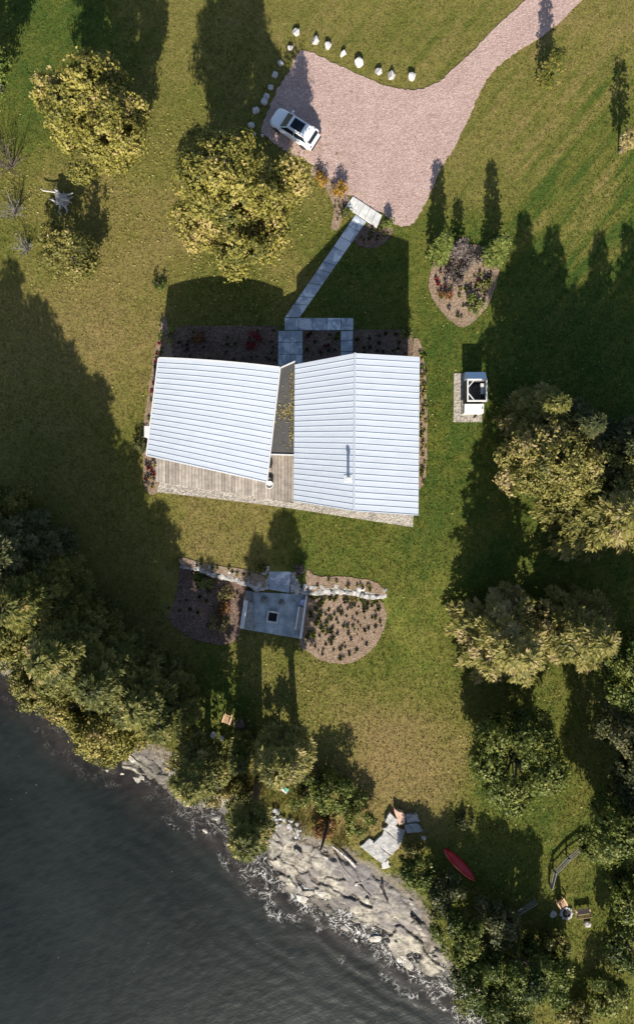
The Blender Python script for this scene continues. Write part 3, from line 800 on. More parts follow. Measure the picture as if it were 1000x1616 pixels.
wall_slab(conn, sp[1], sp[0], [(0, cz-.25), (1, cz-.25)], door=.5)

hard_polys += [[W(*p) for p in ((262, 590), (645, 590), (650, 812), (463, 803), (243, 776), (262, 700))]]

# ------------------------------------------------------------------ deck
deck = thing('wooden_deck', (*G(350, 770), 0), 0, 'weathered grey board deck along the south side of the smaller house', 'deck')
LD = lambda p: loc(deck, p)
dk = random.Random(4)
xs = 246.0
while xs < 462:
    w = 5.2
    f = MB()
    def south(x): return np.interp(x, [244, 463], [760, 793])
    top_y = 700 if xs < 420 else 716
    p = [W(xs+.25, top_y), W(xs+w-.25, top_y), W(xs+w-.25, south(xs+w)+dk.uniform(-.6, .6)), W(xs+.25, south(xs)+dk.uniform(-.6, .6))]
    p = [LD((a[0], a[1], 0))[:2] for a in p]
    f.prism(p, -.02, .14+dk.uniform(0, .008)); f.build('deck_board', M['deckwood'], deck)
    xs += w
f = MB(); pp = [LD((*W(x, y), 0))[:2] for x, y in ((247, 701), (461, 701), (461, 791), (247, 759))]; f.prism(pp, -.05, .10); f.build('deck_frame', M['darkwood'], deck)

# ------------------------------------------------------------------ walkway, entrance slabs
def slab_strip(name, c0, c1, c2, c3, n, z, mat, parent, gap=.035, jit=0):
    """quad c0,c1 (start edge) -> c3,c2 (end edge) divided in n slabs"""
    c0, c1, c2, c3 = (Vector((*p, 0)) for p in (c0, c1, c2, c3))
    L = (c3-c0).length; r = random.Random(n)
    cuts = [0]+[(i+r.uniform(-jit, jit))/n for i in range(1, n)]+[1]
    for i in range(n):
        t0 = cuts[i]+gap/L/2; t1 = cuts[i+1]-gap/L/2
        poly = [c0.lerp(c3, t0), c1.lerp(c2, t0), c1.lerp(c2, t1), c0.lerp(c3, t1)]
        f = MB(); f.prism([(p.x, p.y) for p in poly], -.05, z+r.uniform(-.006, .006), bev=.015)
        f.build(name, mat, parent)
def reg(*pts): hard_polys.append([W(*p) for p in pts]); return [W(*p) for p in pts]
path = thing('stone_path', (0, 0, 0), kind='structure')
q = reg((556.5, 310), (545, 326.5), (594.5, 360), (602.5, 340)); slab_strip('slab', q[0], q[1], q[2], q[3], 5, .15, M['slabwhite'], path, .03)
q = reg((561, 338.5), (577.5, 349.5), (472.5, 501), (449.5, 501)); slab_strip('slab', q[0], q[1], q[2], q[3], 9, .11, M['slab'], path, .05, .18)
q = reg((448.5, 502), (448.5, 521), (557.5, 521), (557.5, 502)); slab_strip('slab', q[0], q[1], q[2], q[3], 5, .11, M['slab'], path, .05, .1)
q = reg((537.5, 522), (556.5, 522), (556.5, 590), (537.5, 590)); slab_strip('slab', q[0], q[1], q[2], q[3], 4, .11, M['slab'], path, .05, .1)
for k in range(2):
    q = reg((439+k*19.5, 522), (458+k*19.5, 522), (458+k*19.5, 600), (439+k*19.5, 600)); slab_strip('slab', q[0], q[1], q[2], q[3], 4, .14, M['slab'], path, .03, .1)

# ------------------------------------------------------------------ stones
def rock_mesh(name, seed, flat=.7, n=3, rough=.22, box_=.5):
    r = np.random.default_rng(seed)
    # subdivided cube, pushed toward sphere, cut by random planes
    k = n; pts = []; faces = []
    idx = {}
    def vid(p):
        key = tuple(np.round(p, 5))
        if key not in idx: idx[key] = len(pts); pts.append(np.array(p, float))
        return idx[key]
    for axis_ in range(3):
        for sgn in (-1, 1):
            for i in range(k):
                for j in range(k):
                    qs = []
                    for (a, b) in ((i, j), (i+1, j), (i+1, j+1), (i, j+1)):
                        p = [0, 0, 0]; p[axis_] = sgn; p[(axis_+1) % 3] = 2*a/k-1; p[(axis_+2) % 3] = 2*b/k-1
                        qs.append(vid(p))
                    faces.append(tuple(qs) if sgn > 0 else tuple(qs[::-1]))
    P = np.array(pts); sph = P/np.linalg.norm(P, axis=1)[:, None]
    P = P*box_*.85+sph*(1-box_)
    for _ in range(7):
        nrm = r.normal(size=3); nrm[2] *= .7; nrm /= np.linalg.norm(nrm); dd = r.uniform(.55, .85)
        s_ = P@nrm; ov = np.clip(s_-dd, 0, None); P -= ov[:, None]*nrm
    P += r.normal(0, rough*.18, P.shape)
    P[:, 2] *= flat
    P *= .62
    me = bpy.data.meshes.new(name); me.from_pydata([tuple(p) for p in P], [], faces); me.update()
    return me
boulders = [rock_mesh('boulder', 10+i, .8) for i in range(5)]
for m_ in boulders: m_.materials.append(M['boulder'])
flats = [rock_mesh('flat_stone', 30+i, .34, 4, .2, .8) for i in range(6)]
for m_ in flats: m_.materials.append(M['shorestone'])
wstones = [rock_mesh('stone', 50+i, .6, 3, .2, .75) for i in range(6)]
for m_ in wstones: m_.materials.append(M['wallstone'])
def put(name, me, x, y, z, sx, sy, sz, rz, parent=None, mat=None):
    o = bpy.data.objects.new(name, me); C.objects.link(o)
    o.location = (x, y, z); o.scale = (sx, sy, sz); o.rotation_euler = (0, 0, rz)
    if parent is not None: o.parent = parent
    if mat: o.material_slots[0].link = 'OBJECT'; o.material_slots[0].material = mat
    return o
ordn = ['first', 'second', 'third', 'fourth', 'fifth', 'sixth', 'seventh', 'eighth', 'ninth', 'tenth']
upper = [(467, 51, .60), (498, 63, .6), (517, 72, .56), (541, 84, .52), (567, 99, .7), (597, 113, .56), (618, 118, .62), (649, 121, .62)]
for i, (px, py, s_) in enumerate(upper):
    o = put('boulder', boulders[i % 5], *W(px, py, .2), .2, s_*1.05, s_*.95, s_*1.25, i*1.3)
    tag(o, f'white boulder on the lawn above the drive, {ordn[i]} from the left in the curved row', 'boulder', 'white boulders edging the drive')
side = [(458, 75, .5), (442, 98, .5), (434, 118, .5), (427, 138, .46), (421, 151, .5), (417, 161, .6), (404, 173, .6), (396, 197, .55), (401, 211, .28), (414, 213, .28)]
for i, (px, py, s_) in enumerate(side):
    o = put('boulder', boulders[(i+2) % 5], *W(px, py, .15), .15, s_, s_, s_, i*2.1)
    tag(o, f'pale boulder down the left side of the drive, {ordn[i]} from the top', 'boulder', 'white boulders edging the drive')

def stone_row(parent, pts, z0, z1, width, size, seed):
    """dry stone wall of real stones: courses along a polyline of image points"""
    r = random.Random(seed); P = [Vector(W(x, y, z1)) for x, y in pts]
    cum = [0]
    for a, b in zip(P, P[1:]): cum.append(cum[-1]+(b-a).length)
    z = z0; course = 0
    while z < z1+.05:
        s_ = r.uniform(0, .3)
        ch = size*.55
        while s_ < cum[-1]:
            t = s_; i = max(k for k in range(len(cum)) if cum[k] <= t) if t < cum[-1] else len(cum)-2
            i = min(i, len(P)-2); f_ = (t-cum[i])/(cum[i+1]-cum[i]); p = P[i].lerp(P[i+1], f_); d = P[i+1]-P[i]
            L = size*r.uniform(.7, 1.5)
            rows = max(1, int(width/size)) if z+ch > z1 else 1
            for k in range(rows):
                off = (k-(rows-1)/2)*width/rows+r.uniform(-.08, .08)
                if rows == 1: off = -width*.25
                n_ = Vector((-d.y, d.x)).normalized()*off
                wdt = width/rows*1.15 if rows > 1 else width*.7
                put('stone', r.choice(wstones), p.x+n_.x-parent.location.x, p.y+n_.y-parent.location.y, z-parent.location.z+r.uniform(-.05, .07),
                    L*1.0, wdt*.95, size*.85, math.atan2(d.y, d.x)+r.uniform(-.25, .25)+(math.pi if r.random() < .5 else 0), parent)
            s_ += L*.92
        z += ch*.8
rw = thing('stone_wall', (*W(350, 908), 0), 0, 'rough limestone retaining wall running left from the patio steps', 'stone wall')
stone_row(rw, [(287, 889), (310, 893), (340, 904), (375, 912), (398, 920), (412, 930)], -.80, .06, .85, .42, 1)
rw2 = thing('stone_wall', (*W(548, 932), 0), 0, 'rough limestone retaining wall running right from the patio steps', 'stone wall')
stone_row(rw2, [(478, 930), (500, 932), (530, 929), (560, 932), (588, 938), (608, 937)], -.80, .06, .85, .42, 2)

# ------------------------------------------------------------------ patio
PZ = -.92
patio = thing('stone_patio', (*W(430, 970, PZ), PZ), kind='structure')
LP = lambda p: loc(patio, p)
pc = [Vector((*W(388, 934, PZ), 0)), Vector((*W(484, 938, PZ), 0)), Vector((*W(472, 1008, PZ), 0)), Vector((*W(378, 992, PZ), 0))]
hard_polys.append([(p.x, p.y) for p in pc])
pr = random.Random(9)
nu, nv = 7, 5
gp = [[None]*(nv+1) for _ in range(nu+1)]
for i in range(nu+1):
    for j in range(nv+1):
        s_ = i/nu+(pr.uniform(-.25, .25)/nu if 0 < i < nu else 0); t_ = j/nv+(pr.uniform(-.28, .28)/nv if 0 < j < nv else 0)
        gp[i][j] = pc[0].lerp(pc[1], s_).lerp(pc[3].lerp(pc[2], s_), t_)
for i in range(nu):
    for j in range(nv):
        q = [gp[i][j], gp[i+1][j], gp[i+1][j+1], gp[i][j+1]]
        q = shrinkp([LP((p.x, p.y, 0))[:2] for p in q], .018)
        f = MB(); f.prism(q, -.2, pr.uniform(-.004, .006), bev=.01); f.build('flagstone', M['patioslab'], patio)
f = MB(); f.prism([LP((p.x, p.y, 0))[:2] for p in pc], -.25, -.012); f.build('patio_base', M['rubble'], patio)
# retaining edge stones on the patio's south rim
# steps
steps = thing('stone_steps', (*W(441, 915), -.9), 0, 'broad bluestone steps leading down to the patio between cobbled cheeks', 'steps')
LS = lambda p: loc(steps, p)
for k in range(4):
    zt = -.02-.2*k
    t0, t1 = k/4, (k+1)/4
    A = Vector(W(424, 897, 0)); B = Vector(W(459, 903, 0)); D = Vector(W(421.5, 929, -.8)); E = Vector(W(456, 935, -.8))
    q = [A.lerp(D, t0), B.lerp(E, t0), B.lerp(E, t1+.01), A.lerp(D, t1+.01)]
    f = MB(); f.prism([LS((p.x, p.y, 0))[:2] for p in q], -.2, zt+.9, bev=.015); f.build('step', M['slab'], steps)
for sd, (a, b, c_, d) in (('l', ((410, 912), (423, 893), (421, 930), (404, 930))), ('r', ((461, 900), (478, 916), (482, 936), (458, 936)))):
    rr = random.Random(sd)
    for k in range(80):
        s_, t_ = rr.random(), rr.random()
        x = (a[0]*(1-s_)+b[0]*s_)*(1-t_)+(d[0]*(1-s_)+c_[0]*s_)*t_; y = (a[1]*(1-s_)+b[1]*s_)*(1-t_)+(d[1]*(1-s_)+c_[1]*s_)*t_
        zz = np.interp(y, [895, 935], [.0, -.7])
        X, Y = W(x, y, zz)
        put('cobble', rr.choice(wstones), *LS((X, Y, zz+.08)), .34, .30, .34, rr.uniform(0, 6), steps)
hard_polys.append([W(405, 930), W(410, 905), W(424, 893), W(461, 897), W(480, 915), W(484, 938)])
# seat walls and bench
sw = thing('seat_wall', (*W(387, 970, PZ), PZ), 0, 'low white-capped stone seat wall on the patio\'s left side', 'seat wall')
def wl_block(parent, quad, z0, z1, mat, name, bev=.02):
    q = [W(x, y, z1) for x, y in quad]; q = [loc(parent, (a[0], a[1], 0))[:2] for a in q]
    f = MB(); f.prism(q, z0-parent.location.z, z1-parent.location.z, bev=bev); return f.build(name, mat, parent)
wl_block(sw, [(385, 947), (392, 947), (385, 992.5), (378, 991.5)], PZ, PZ+.48, M['trim'], 'cap')
wl_block(sw, [(393, 949), (399, 951), (401, 994), (386, 992)], PZ, PZ+.42, M['wallstone'], 'rubble_seat')
sw2 = thing('seat_wall', (*W(476, 975, PZ), PZ), 0, 'low white-capped wall along the patio\'s right side by the mulch bed', 'seat wall')
wl_block(sw2, [(482, 940), (485, 940), (476, 1009), (472, 1008)], PZ-.1, PZ+.55, M['trim'], 'cap')
bn = thing('bench', (*W(472, 975, PZ), PZ), math.radians(-9), 'pale wooden bench standing against the patio\'s right wall', 'bench')
for k in range(3):
    f = MB(); f.box((-.17+k*.17, 0, .44), (.15, 2.1, .04), bev=.008); f.build('seat_board', M['trim'] if k == 0 else M['deckwood'], bn)
for sy in (-.85, 0, .85):
    f = MB(); f.box((0, sy, .21), (.45, .08, .42)); f.build('leg', M['deckwood'], bn)
fp = thing('fire_pit', (*W(430, 974, PZ+.35), PZ), math.radians(-9), 'square fire pit with a pale stone rim at the middle of the patio', 'fire pit')
f = MB()
for dx, dy, w, d in ((0, .46, 1.06, .15), (0, -.46, 1.06, .15), (.46, 0, .14, .76), (-.46, 0, .14, .76)): f.box((dx, dy, .2), (w, d, .4), bev=.015)
f.build('rim', M['slabwhite'], fp)
f = MB(); f.box((0, 0, .08), (.78, .78, .12)); f.build('ash_bed', M['char'], fp)
f = MB()
for k in range(4): f.tube([(-.2+.1*k, -.22, .18+.02*k), (-.1+.06*k, .22, .2)], .035, 6)
f.build('charred_logs', M['char'], fp)
for i, (px, py, lb) in enumerate(((417, 947, 'rounded greenish stone stool near the top left of the patio'), (445, 951, 'smaller greenish stone stool near the top right of the patio'))):
    o = put('stone_stool', boulders[i], *W(px, py, PZ+.2), PZ+.18, .52, .45, .55, i, None, M['rail']); tag(o, lb, 'stone stool')
pt = thing('plant_pot', (*W(478, 951, PZ+.5), PZ), 0, 'round lilac-blue pot in the patio\'s upper right corner', 'pot')
f = MB(); f.lathe([(.18, 0), (.28, .15), (.30, .40), (.26, .5), (.22, .5), (.20, .42)], 16); f.build('bowl', M['pot'], pt, True)
bx = thing('log_box', (*W(392, 940, PZ+.4), PZ), math.radians(-9), 'dark grey square box in the patio\'s upper left corner', 'box')
f = MB(); f.box((0, 0, .25), (.62, .85, .5), bev=.02); f.build('body', M['membrane'], bx)
f = MB(); f.box((0, 0, .525), (.66, .89, .05), bev=.01); f.build('lid', M['siding'], bx)

# ------------------------------------------------------------------ hut
hut = thing('outdoor_shower', (*G(744, 618), 0), 0, 'open-topped white framed hut on a gravel pad right of the houses', 'hut')
LH = lambda p: loc(hut, p)
ht = 2.15
def hp(x, y, z=ht): a = W(x, y, z); return LH((a[0], a[1], 0))[:2]
x0, y1 = hp(737, 598); x1, y0 = hp(768, 633)
for (cx, cy, w, d) in (((x0+x1)/2, y1-.04, x1-x0, .08), ((x0+x1)/2, y0+.04, x1-x0, .08), (x0+.04, (y0+y1)/2, .08, y1-y0-.17), (x1-.04, (y0+y1)/2, .08, y1-y0-.17)):
    f = MB(); f.box((cx, cy, ht/2-.06), (w, d, ht-.1)); f.build('wall', M['hutwall'], hut)
    f = MB(); f.box((cx, cy, ht), (w+.05 if w > d else w+.06, d+.06 if w > d else d+.02, .1), bev=.012); f.build('top_rail', M['trim'], hut)
for sx, sy in ((1, 1), (1, -1)):
    a = Vector((x0+.08, (y0+y1)/2+sy*.25, ht)); b = Vector((x0+.62, (y0+y1)/2+sy*(y1-y0)/2*.92, ht)); c = (a+b)/2; d = b-a
    f = MB(); f.box(tuple(c), (d.length, .08, .07), math.atan2(d.y, d.x)); f.build('corner_brace', M['trim'], hut)
f = MB(); a = hp(756, 606, 1.0); b = hp(763, 623, 1.0); f.box(((a[0]+b[0])/2, (a[1]+b[1])/2, 1.4), (.36, .95, .05)); f.build('shelf', M['trim'], hut)
f = MB(); f.prism([hp(736, 585), hp(768, 585), hp(768, 597), hp(736, 597)], 1.0, [1.55, 1.55, 2.12, 2.12]); f.build('storage_lid', M['shaded_lid'], hut)
f = MB(); f.prism([hp(733.5, 637), hp(764, 637), hp(764, 651), hp(733.5, 651)], .9, [1.98, 1.98, 1.85, 1.85]); f.build('porch_roof', M['trim'], hut)
for xx in (735, 762):
    f = MB(); a = hp(xx, 649); f.box((a[0], a[1], .5), (.08, .08, 1.0)); f.build('porch_post', M['trim'], hut)
hard_polys.append(ipoly([(728, 585), (768, 585), (768, 650), (728, 650)]))
o = put('boulder', boulders[1], *W(750, 658, .1), .12, .32, .26, .25, 1, None, M['rail']); tag(o, 'small grey stone lying on the gravel pad below the hut', 'stone')

# ------------------------------------------------------------------ car
car = thing('parked_car', (*W(465, 202.5, .7), .07), math.radians(180-33), 'white SUV with a dark sunroof parked at the left end of the drive', 'car')
def loft(sections, name, mat, parent, smooth=True, closed=True, caps=True):
    mb = MB(); n = len(sections[0])
    for s_ in sections: mb.v += [tuple(p) for p in s_]
    for i in range(len(sections)-1):
        for k in range(n if closed else n-1):
            k2 = (k+1) % n; mb.f.append((i*n+k, i*n+k2, (i+1)*n+k2, (i+1)*n+k))
    if caps:
        mb.f.append(tuple(range(n-1, -1, -1))); e = (len(sections)-1)*n; mb.f.append(tuple(e+k for k in range(n)))
    return mb.build(name, mat, parent, smooth)
def body_sec(x, hw, zt, crown=.04):
    pr_ = [(.80, .28), (.97, .34), (1.0, .55), (.985, zt-.16), (.93, zt-.04), (.72, zt+crown*.5), (.35, zt+crown), (0, zt+crown*1.15)]
    R = [(x, hw*a, z) for a, z in pr_]
    return R+[(x, -hw*a, z) for a, z in pr_[-2::-1]]
st = [(2.27, .50, .62), (2.22, .68, .70), (2.08, .82, .80), (1.85, .895, .88), (1.5, .915, .94), (1.0, .92, 1.0), (.3, .925, 1.02), (-.6, .925, 1.03), (-1.4, .92, 1.04), (-1.9, .89, 1.02), (-2.15, .83, .98), (-2.26, .72, .82)]
loft([body_sec(x, w, z) for x, w, z in st], 'body', M['carpaint'], car)
# cabin: glass ring and white roof
def cab(x, hw, z): return (x, hw, z), (x, -hw, z)
zb, zt_ = 1.03, 1.55
gl = {'wf': (1.05, .74), 'wf2': (.45, .66), 'rf': (-1.45, .62), 'rb': (-2.0, .72)}
def quad_part(name, pts, mat, th=.02):
    mb = MB(); mb.add(pts, [tuple(range(len(pts)))]); return mb.build(name, mat, car)
zc = 1.56
quad_part('windscreen', [(1.12, .70, 1.05), (1.12, -.70, 1.05), (.42, -.61, 1.535), (.42, .61, 1.535)][::-1], M['glass'])
quad_part('rear_window', [(-2.08, .66, 1.10), (-2.08, -.66, 1.10), (-1.72, -.58, 1.50), (-1.72, .58, 1.50)], M['glass'])
for s_ in (1, -1):
    P = [(1.05, s_*.80, 1.05), (.40, s_*.655, 1.50), (-1.40, s_*.63, 1.50), (-1.75, s_*.78, 1.10)]
    quad_part('side_window', P if s_ > 0 else P[::-1], M['glass'])
    # pillars
    for pl_, rr_ in (([(1.10, s_*.76, 1.04), (.42, s_*.635, 1.54)], .045), ([(-1.45, s_*.64, 1.50), (-1.98, s_*.78, 1.06)], .085), ([(-.35, s_*.66, 1.50), (-.42, s_*.84, 1.03)], .03)):
        mb = MB(); mb.tube(pl_, rr_, 6); mb.build('pillar', M['carpaint'], car)
    mb = MB(); mb.tube([(.25, s_*.60, 1.60), (0, s_*.60, 1.63), (-1.3, s_*.59, 1.63), (-1.5, s_*.58, 1.58)], .02, 6); mb.build('roof_rail', M['rim'], car)
    mb = MB(); mb.box((.82, s_*1.02, 1.10), (.16, .20, .13), 0, bev=.03); mb.box((.82, s_*.9, 1.07), (.06, .14, .05)); mb.build('mirror', M['carpaint'], car)
    mb = MB(); mb.box((2.06, s_*.62, .74), (.22, .34, .12), s_*-.35, bev=.03); mb.build('headlight', M['lamp'], car)
    mb = MB(); mb.box((-2.19, s_*.72, .98), (.10, .20, .14), s_*.25, bev=.03); mb.build('tail_light', M['redlamp'], car)
secs = []
for x, hw, z in ((.48, .60, 1.52), (.38, .63, 1.56), (-.2, .655, 1.60), (-.9, .65, 1.60), (-1.5, .63, 1.565), (-1.84, .60, 1.50)):
    secs.append([(x, hw*a, z-dz) for a, dz in ((1.02, .07), (1.0, .02), (.85, 0), (.4, -.015), (0, -.02), (-.4, -.015), (-.85, 0), (-1, .02), (-1.02, .07))])
loft(secs, 'car_roof', M['carpaint'], car)
mb = MB(); mb.add([(.22, .46, 1.618), (-.88, .46, 1.628), (-.88, -.46, 1.628), (.22, -.46, 1.618)], [(0, 1, 2, 3)]); mb.build('sunroof', M['glass'], car)
mb = MB(); mb.box((-2.25, 0, .55), (.16, 1.5, .30), bev=.05); mb.build('rear_bumper', M['tyre'], car)
for sx in (1.38, -1.38):
    for sy in (.82, -.82):
        w_ = thing('wheel', (sx, sy, .34)); w_.parent = car
        del w_
        wheel = MB(); pr_ = [(.20, -.11), (.33, -.11), (.345, -.06), (.345, .06), (.33, .11), (.20, .11)]
        tmp = MB(); tmp.lathe(pr_, 18)
        wo = [o for o in car.children if o.name.startswith('wheel')][-1]
        tmp.v = [(x, z, y) for x, y, z in tmp.v]; tmp.build('tyre', M['tyre'], wo, True)
        tmp = MB(); tmp.lathe([(.02, -.09), (.21, -.10), (.21, .10), (.02, .09)], 12); tmp.v = [(x, z, y) for x, y, z in tmp.v]; tmp.build('rim', M['rim'], wo)

# ------------------------------------------------------------------ foliage generators
def quads(Cn, A, B, a, b):
    V = np.stack([Cn-A*a[:, None], Cn+B*b[:, None], Cn+A*a[:, None], Cn-B*b[:, None]], 1).reshape(-1, 3)
    return V, np.arange(len(V)).reshape(-1, 4)
def unit(v): return v/np.maximum(np.linalg.norm(v, axis=1), 1e-6)[:, None]
def leafset(P, out, g, n_per, spread, size, tint0, droop=.2):
    """n_per leaves round each spray point, facing roughly outwards"""
    N = len(P)
    Pn = np.repeat(P, n_per, 0)+g.normal(0, spread, (N*n_per, 3))
    o = np.repeat(out, n_per, 0)
    nrm = unit(o+g.normal(0, .55, o.shape)+np.array([0, -.15, .25]))
    A = unit(np.cross(nrm, g.normal(size=o.shape)))
    B = np.cross(nrm, A)
    s = size*g.uniform(.6, 1.35, len(Pn))
    t = np.clip(np.repeat(tint0, n_per)+np.repeat(g.normal(0, .16, N), n_per)+g.normal(0, .12, len(Pn)), 0, 1)
    V, F = quads(Pn, A, B, s, s*g.uniform(.45, .7, len(Pn)))
    return V, t

def branch_tubes(mb, trunk_pts, ends, r0, g):
    for e in ends:
        t = g.uniform(.35, .8); base = Vector(trunk_pts[0]).lerp(Vector(trunk_pts[-1]), t)
        base.z = min(base.z, e[2]*.9)
        mid = base.lerp(Vector(e), .5)+Vector((0, 0, .15))
        mb.tube([base, mid, Vector(e)], [r0*.35, r0*.22, r0*.06], 4, cap=False)

def _low(u, v):
    x, y = GI(u, v); return 500+x*S, 808-y*S
def broadleaf(u, v, h, r, cb, pal, seed, label, dens=1.0, extra=(), lean=(0, 0), leaf=.128, name='tree', cat='tree', group=None, tb=.5, squash=1.0, z=None, openness=0.30):
    g = np.random.default_rng(seed)
    x, y = G(u, v); z0 = tz(u, v) if z is None else z
    root = thing(name, (x, y, z0), 0, label, cat, group)
    zc = (h+cb)/2; az = (h-cb)/2
    nl = int(10+r*r*1.7*(1+az/r)*.6)
    d = unit(g.normal(size=(nl, 3))); d[:, 2] = np.abs(d[:, 2])*np.where(g.random(nl) < .62, 1, -1)
    f = g.uniform(.35, .86, nl)**.7
    prof = 1.0
    cen = d*f[:, None]*np.array([r, r*squash, az])*.86
    cen[:, 2] += zc
    cen[:, 0] += lean[0]*(cen[:, 2]/h); cen[:, 1] += lean[1]*(cen[:, 2]/h)
    rad = g.uniform(.20, .36, nl)*min(r, 4.2)*1.0
    ex = []
    for (du, dv, hh, rr) in extra:
        k = max(5, int(rr*rr*2.2)); dd = unit(g.normal(size=(k, 3)))*g.uniform(.2, .75, k)[:, None]*rr
        c = np.array([du/S, -dv/S, hh])+dd*np.array([1, 1, .8]); ex.append(c)
        rad = np.concatenate([rad, g.uniform(.3, .45, k)*rr])
    if ex: cen = np.concatenate([cen]+ex)
    ltint = np.clip(g.normal(tb, .17, len(cen)), 0, 1)
    Ps, Os, Ts = [], [], []
    ctr = np.array([0, 0, zc*.9])
    for c, rr, lt in zip(cen, rad, ltint):
        k = int(132*rr*rr*dens)+8
        dd = unit(g.normal(size=(k, 3)))
        o = unit((c-ctr)[None, :])[0]
        keep = (dd@o > -.45); dd = dd[keep]
        bumpy = g.uniform(.5, 1.0, len(dd))**.6+(g.random(len(dd)) < .12)*g.uniform(.05, .35, len(dd))
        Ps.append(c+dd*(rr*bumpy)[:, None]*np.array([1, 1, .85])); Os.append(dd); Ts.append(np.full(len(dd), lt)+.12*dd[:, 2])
    P = np.concatenate(Ps); O = np.concatenate(Os); T = np.concatenate(Ts)
    if openness:
        # gaps: drop sprays by a 3-d lattice noise
        nn = vnoise(P[:, 0]*1.9+seed, P[:, 1]*1.9+P[:, 2]*1.3); k = nn > openness; P, O, T = P[k], O[k], T[k]
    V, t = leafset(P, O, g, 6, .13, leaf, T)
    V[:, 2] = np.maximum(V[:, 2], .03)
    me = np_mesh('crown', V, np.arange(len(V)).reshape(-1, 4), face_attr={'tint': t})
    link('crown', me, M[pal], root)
    mb = MB(); tr = max(.06, .032*h)
    tp = [(0, 0, -.3), (lean[0]*.2, lean[1]*.2, h*.3), (lean[0]*.5+g.uniform(-.2, .2), lean[1]*.5, h*.6), (lean[0]*.85, lean[1]*.85, h*.9)]
    mb.tube(tp, [tr*1.25, tr, tr*.6, tr*.15], 7)
    branch_tubes(mb, [tp[0], tp[-1]], [tuple(c) for c in cen[::2]], tr, g)
    mb.build('trunk', M['bark'], root)
    return root

def conifer(u, v, h, r, cb, pal, seed, label, dens=1.0, group=None, tb=.5, lean=(0, 0), cat='tree', name='conifer_tree', power=.8, pitch=.34, leaf=.27, spread=1.0):
    """tiers of drooping boughs with feathery sprays"""
    g = np.random.default_rng(seed); x, y = G(u, v); z0 = tz(u, v)
    root = thing(name, (x, y, z0), 0, label, cat, group)
    mb = MB(); tr = .022*h+.03
    P, D, T = [], [], []
    lv = np.arange(cb, h-.15, pitch)
    for z in lv:
        t = (z-cb)/(h-cb); L0 = r*(1-t)**power*(1-.25*math.exp(-t*8))+.18
        nb = int((6+4*(1-t))*(1.0 if r < 3.5 else 1.15))
        a0 = g.uniform(0, 6.28); bt = g.normal(tb, .12)
        for k in range(nb):
            an = a0+6.283*k/nb+g.normal(0, .25); L = L0*g.uniform(.5, 1.2); bb_ = g.normal(0, .14)
            if g.random() < .14: continue
            dr = g.uniform(.12, .5)*L
            ns = max(2, int(L/.21*dens))
            s = (np.arange(ns)+g.uniform(0, 1, ns))/ns; s = s**.75
            bx = np.cos(an)*L*s; by = np.sin(an)*L*s; bz = z+.18*L*s-dr*s**2+g.normal(0, .04, ns)
            if L > .9 and k % 2 == 0:
                mb.tube([(0, 0, z), (bx[ns//2], by[ns//2], bz[ns//2]), (bx[-1], by[-1], bz[-1])], [.035, .02, .008], 3, cap=False)
            wdt = (.10+.17*L*(1-s)+.05)*spread
            for q in range(3):
                off = g.normal(0, 1, ns)*wdt
                P.append(np.stack([bx-np.sin(an)*off, by+np.cos(an)*off, bz-.10*np.abs(off)+g.normal(0, .06, ns)], 1))
                aa = an+np.sign(off)*g.uniform(.2, .9, ns)
                D.append(np.stack([np.cos(aa), np.sin(aa), g.uniform(-.55, .15, ns)], 1))
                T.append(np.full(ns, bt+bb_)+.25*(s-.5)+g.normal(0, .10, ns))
    P = np.concatenate(P); D = unit(np.concatenate(D)); T = np.concatenate(T)
    P[:, 0] += lean[0]*P[:, 2]/h; P[:, 1] += lean[1]*P[:, 2]/h
    # every spray: three narrow leaflets fanning out
    VV, TT = [], []
    for q in (-.6, 0, .6):
        c_, s_ = np.cos(q), np.sin(q)
        A = unit(np.stack([D[:, 0]*c_-D[:, 1]*s_, D[:, 0]*s_+D[:, 1]*c_, D[:, 2]+g.normal(0, .2, len(D))], 1))
        nrm = unit(np.array([0, 0, 1.0])+g.normal(0, .5, A.shape)); B = unit(np.cross(nrm, A))
        a = leaf*g.uniform(.6, 1.25, len(A)); Cn = P+A*(a*.8)[:, None]
        V, F = quads(Cn, A, B, a*.8, a*g.uniform(.20, .36, len(A))); VV.append(V); TT.append(np.clip(T+g.normal(0, .08, len(T)), 0, 1))
    V = np.concatenate(VV); V[:, 2] = np.maximum(V[:, 2], .03)
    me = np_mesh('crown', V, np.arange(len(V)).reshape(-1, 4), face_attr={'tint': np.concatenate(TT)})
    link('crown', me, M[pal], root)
    mb.tube([(0, 0, -.3), (lean[0]*.5, lean[1]*.5, h*.5), (lean[0], lean[1], h)], [tr*1.2, tr*.7, .015], 7)
    mb.build('trunk', M['bark'], root)
    return root

# ------------------------------------------------------------------ trees
gt = 'broad golden trees on the upper lawn'
broadleaf(192, 260, 13.2, 5.2, 2.5, 'golden', 1, 'broad golden-green tree on the upper left lawn, twin of the one nearer the house', 1.25, tb=.5, group=gt)
broadleaf(380, 352, 14.0, 4.5, 2.5, 'golden', 2, 'broad golden tree between the parked car and the smaller house', 1.25, extra=[(66, -18, 6.6, 2.6), (10, 62, 5.5, 3.3), (-50, 30, 5, 2.6), (60, 36, 4.6, 2.4)], tb=.55, group=gt)
broadleaf(2, 140, 9.5, 3.1, .6, 'lime', 3, 'green-gold tree cut by the left edge of the photo near its top', 1.1, tb=.3)
broadleaf(122, 414, 4.6, 3.1, .3, 'golden2', 4, 'loose low bushy tree below the driftwood stump', .8, tb=.36, openness=.38, leaf=.115)
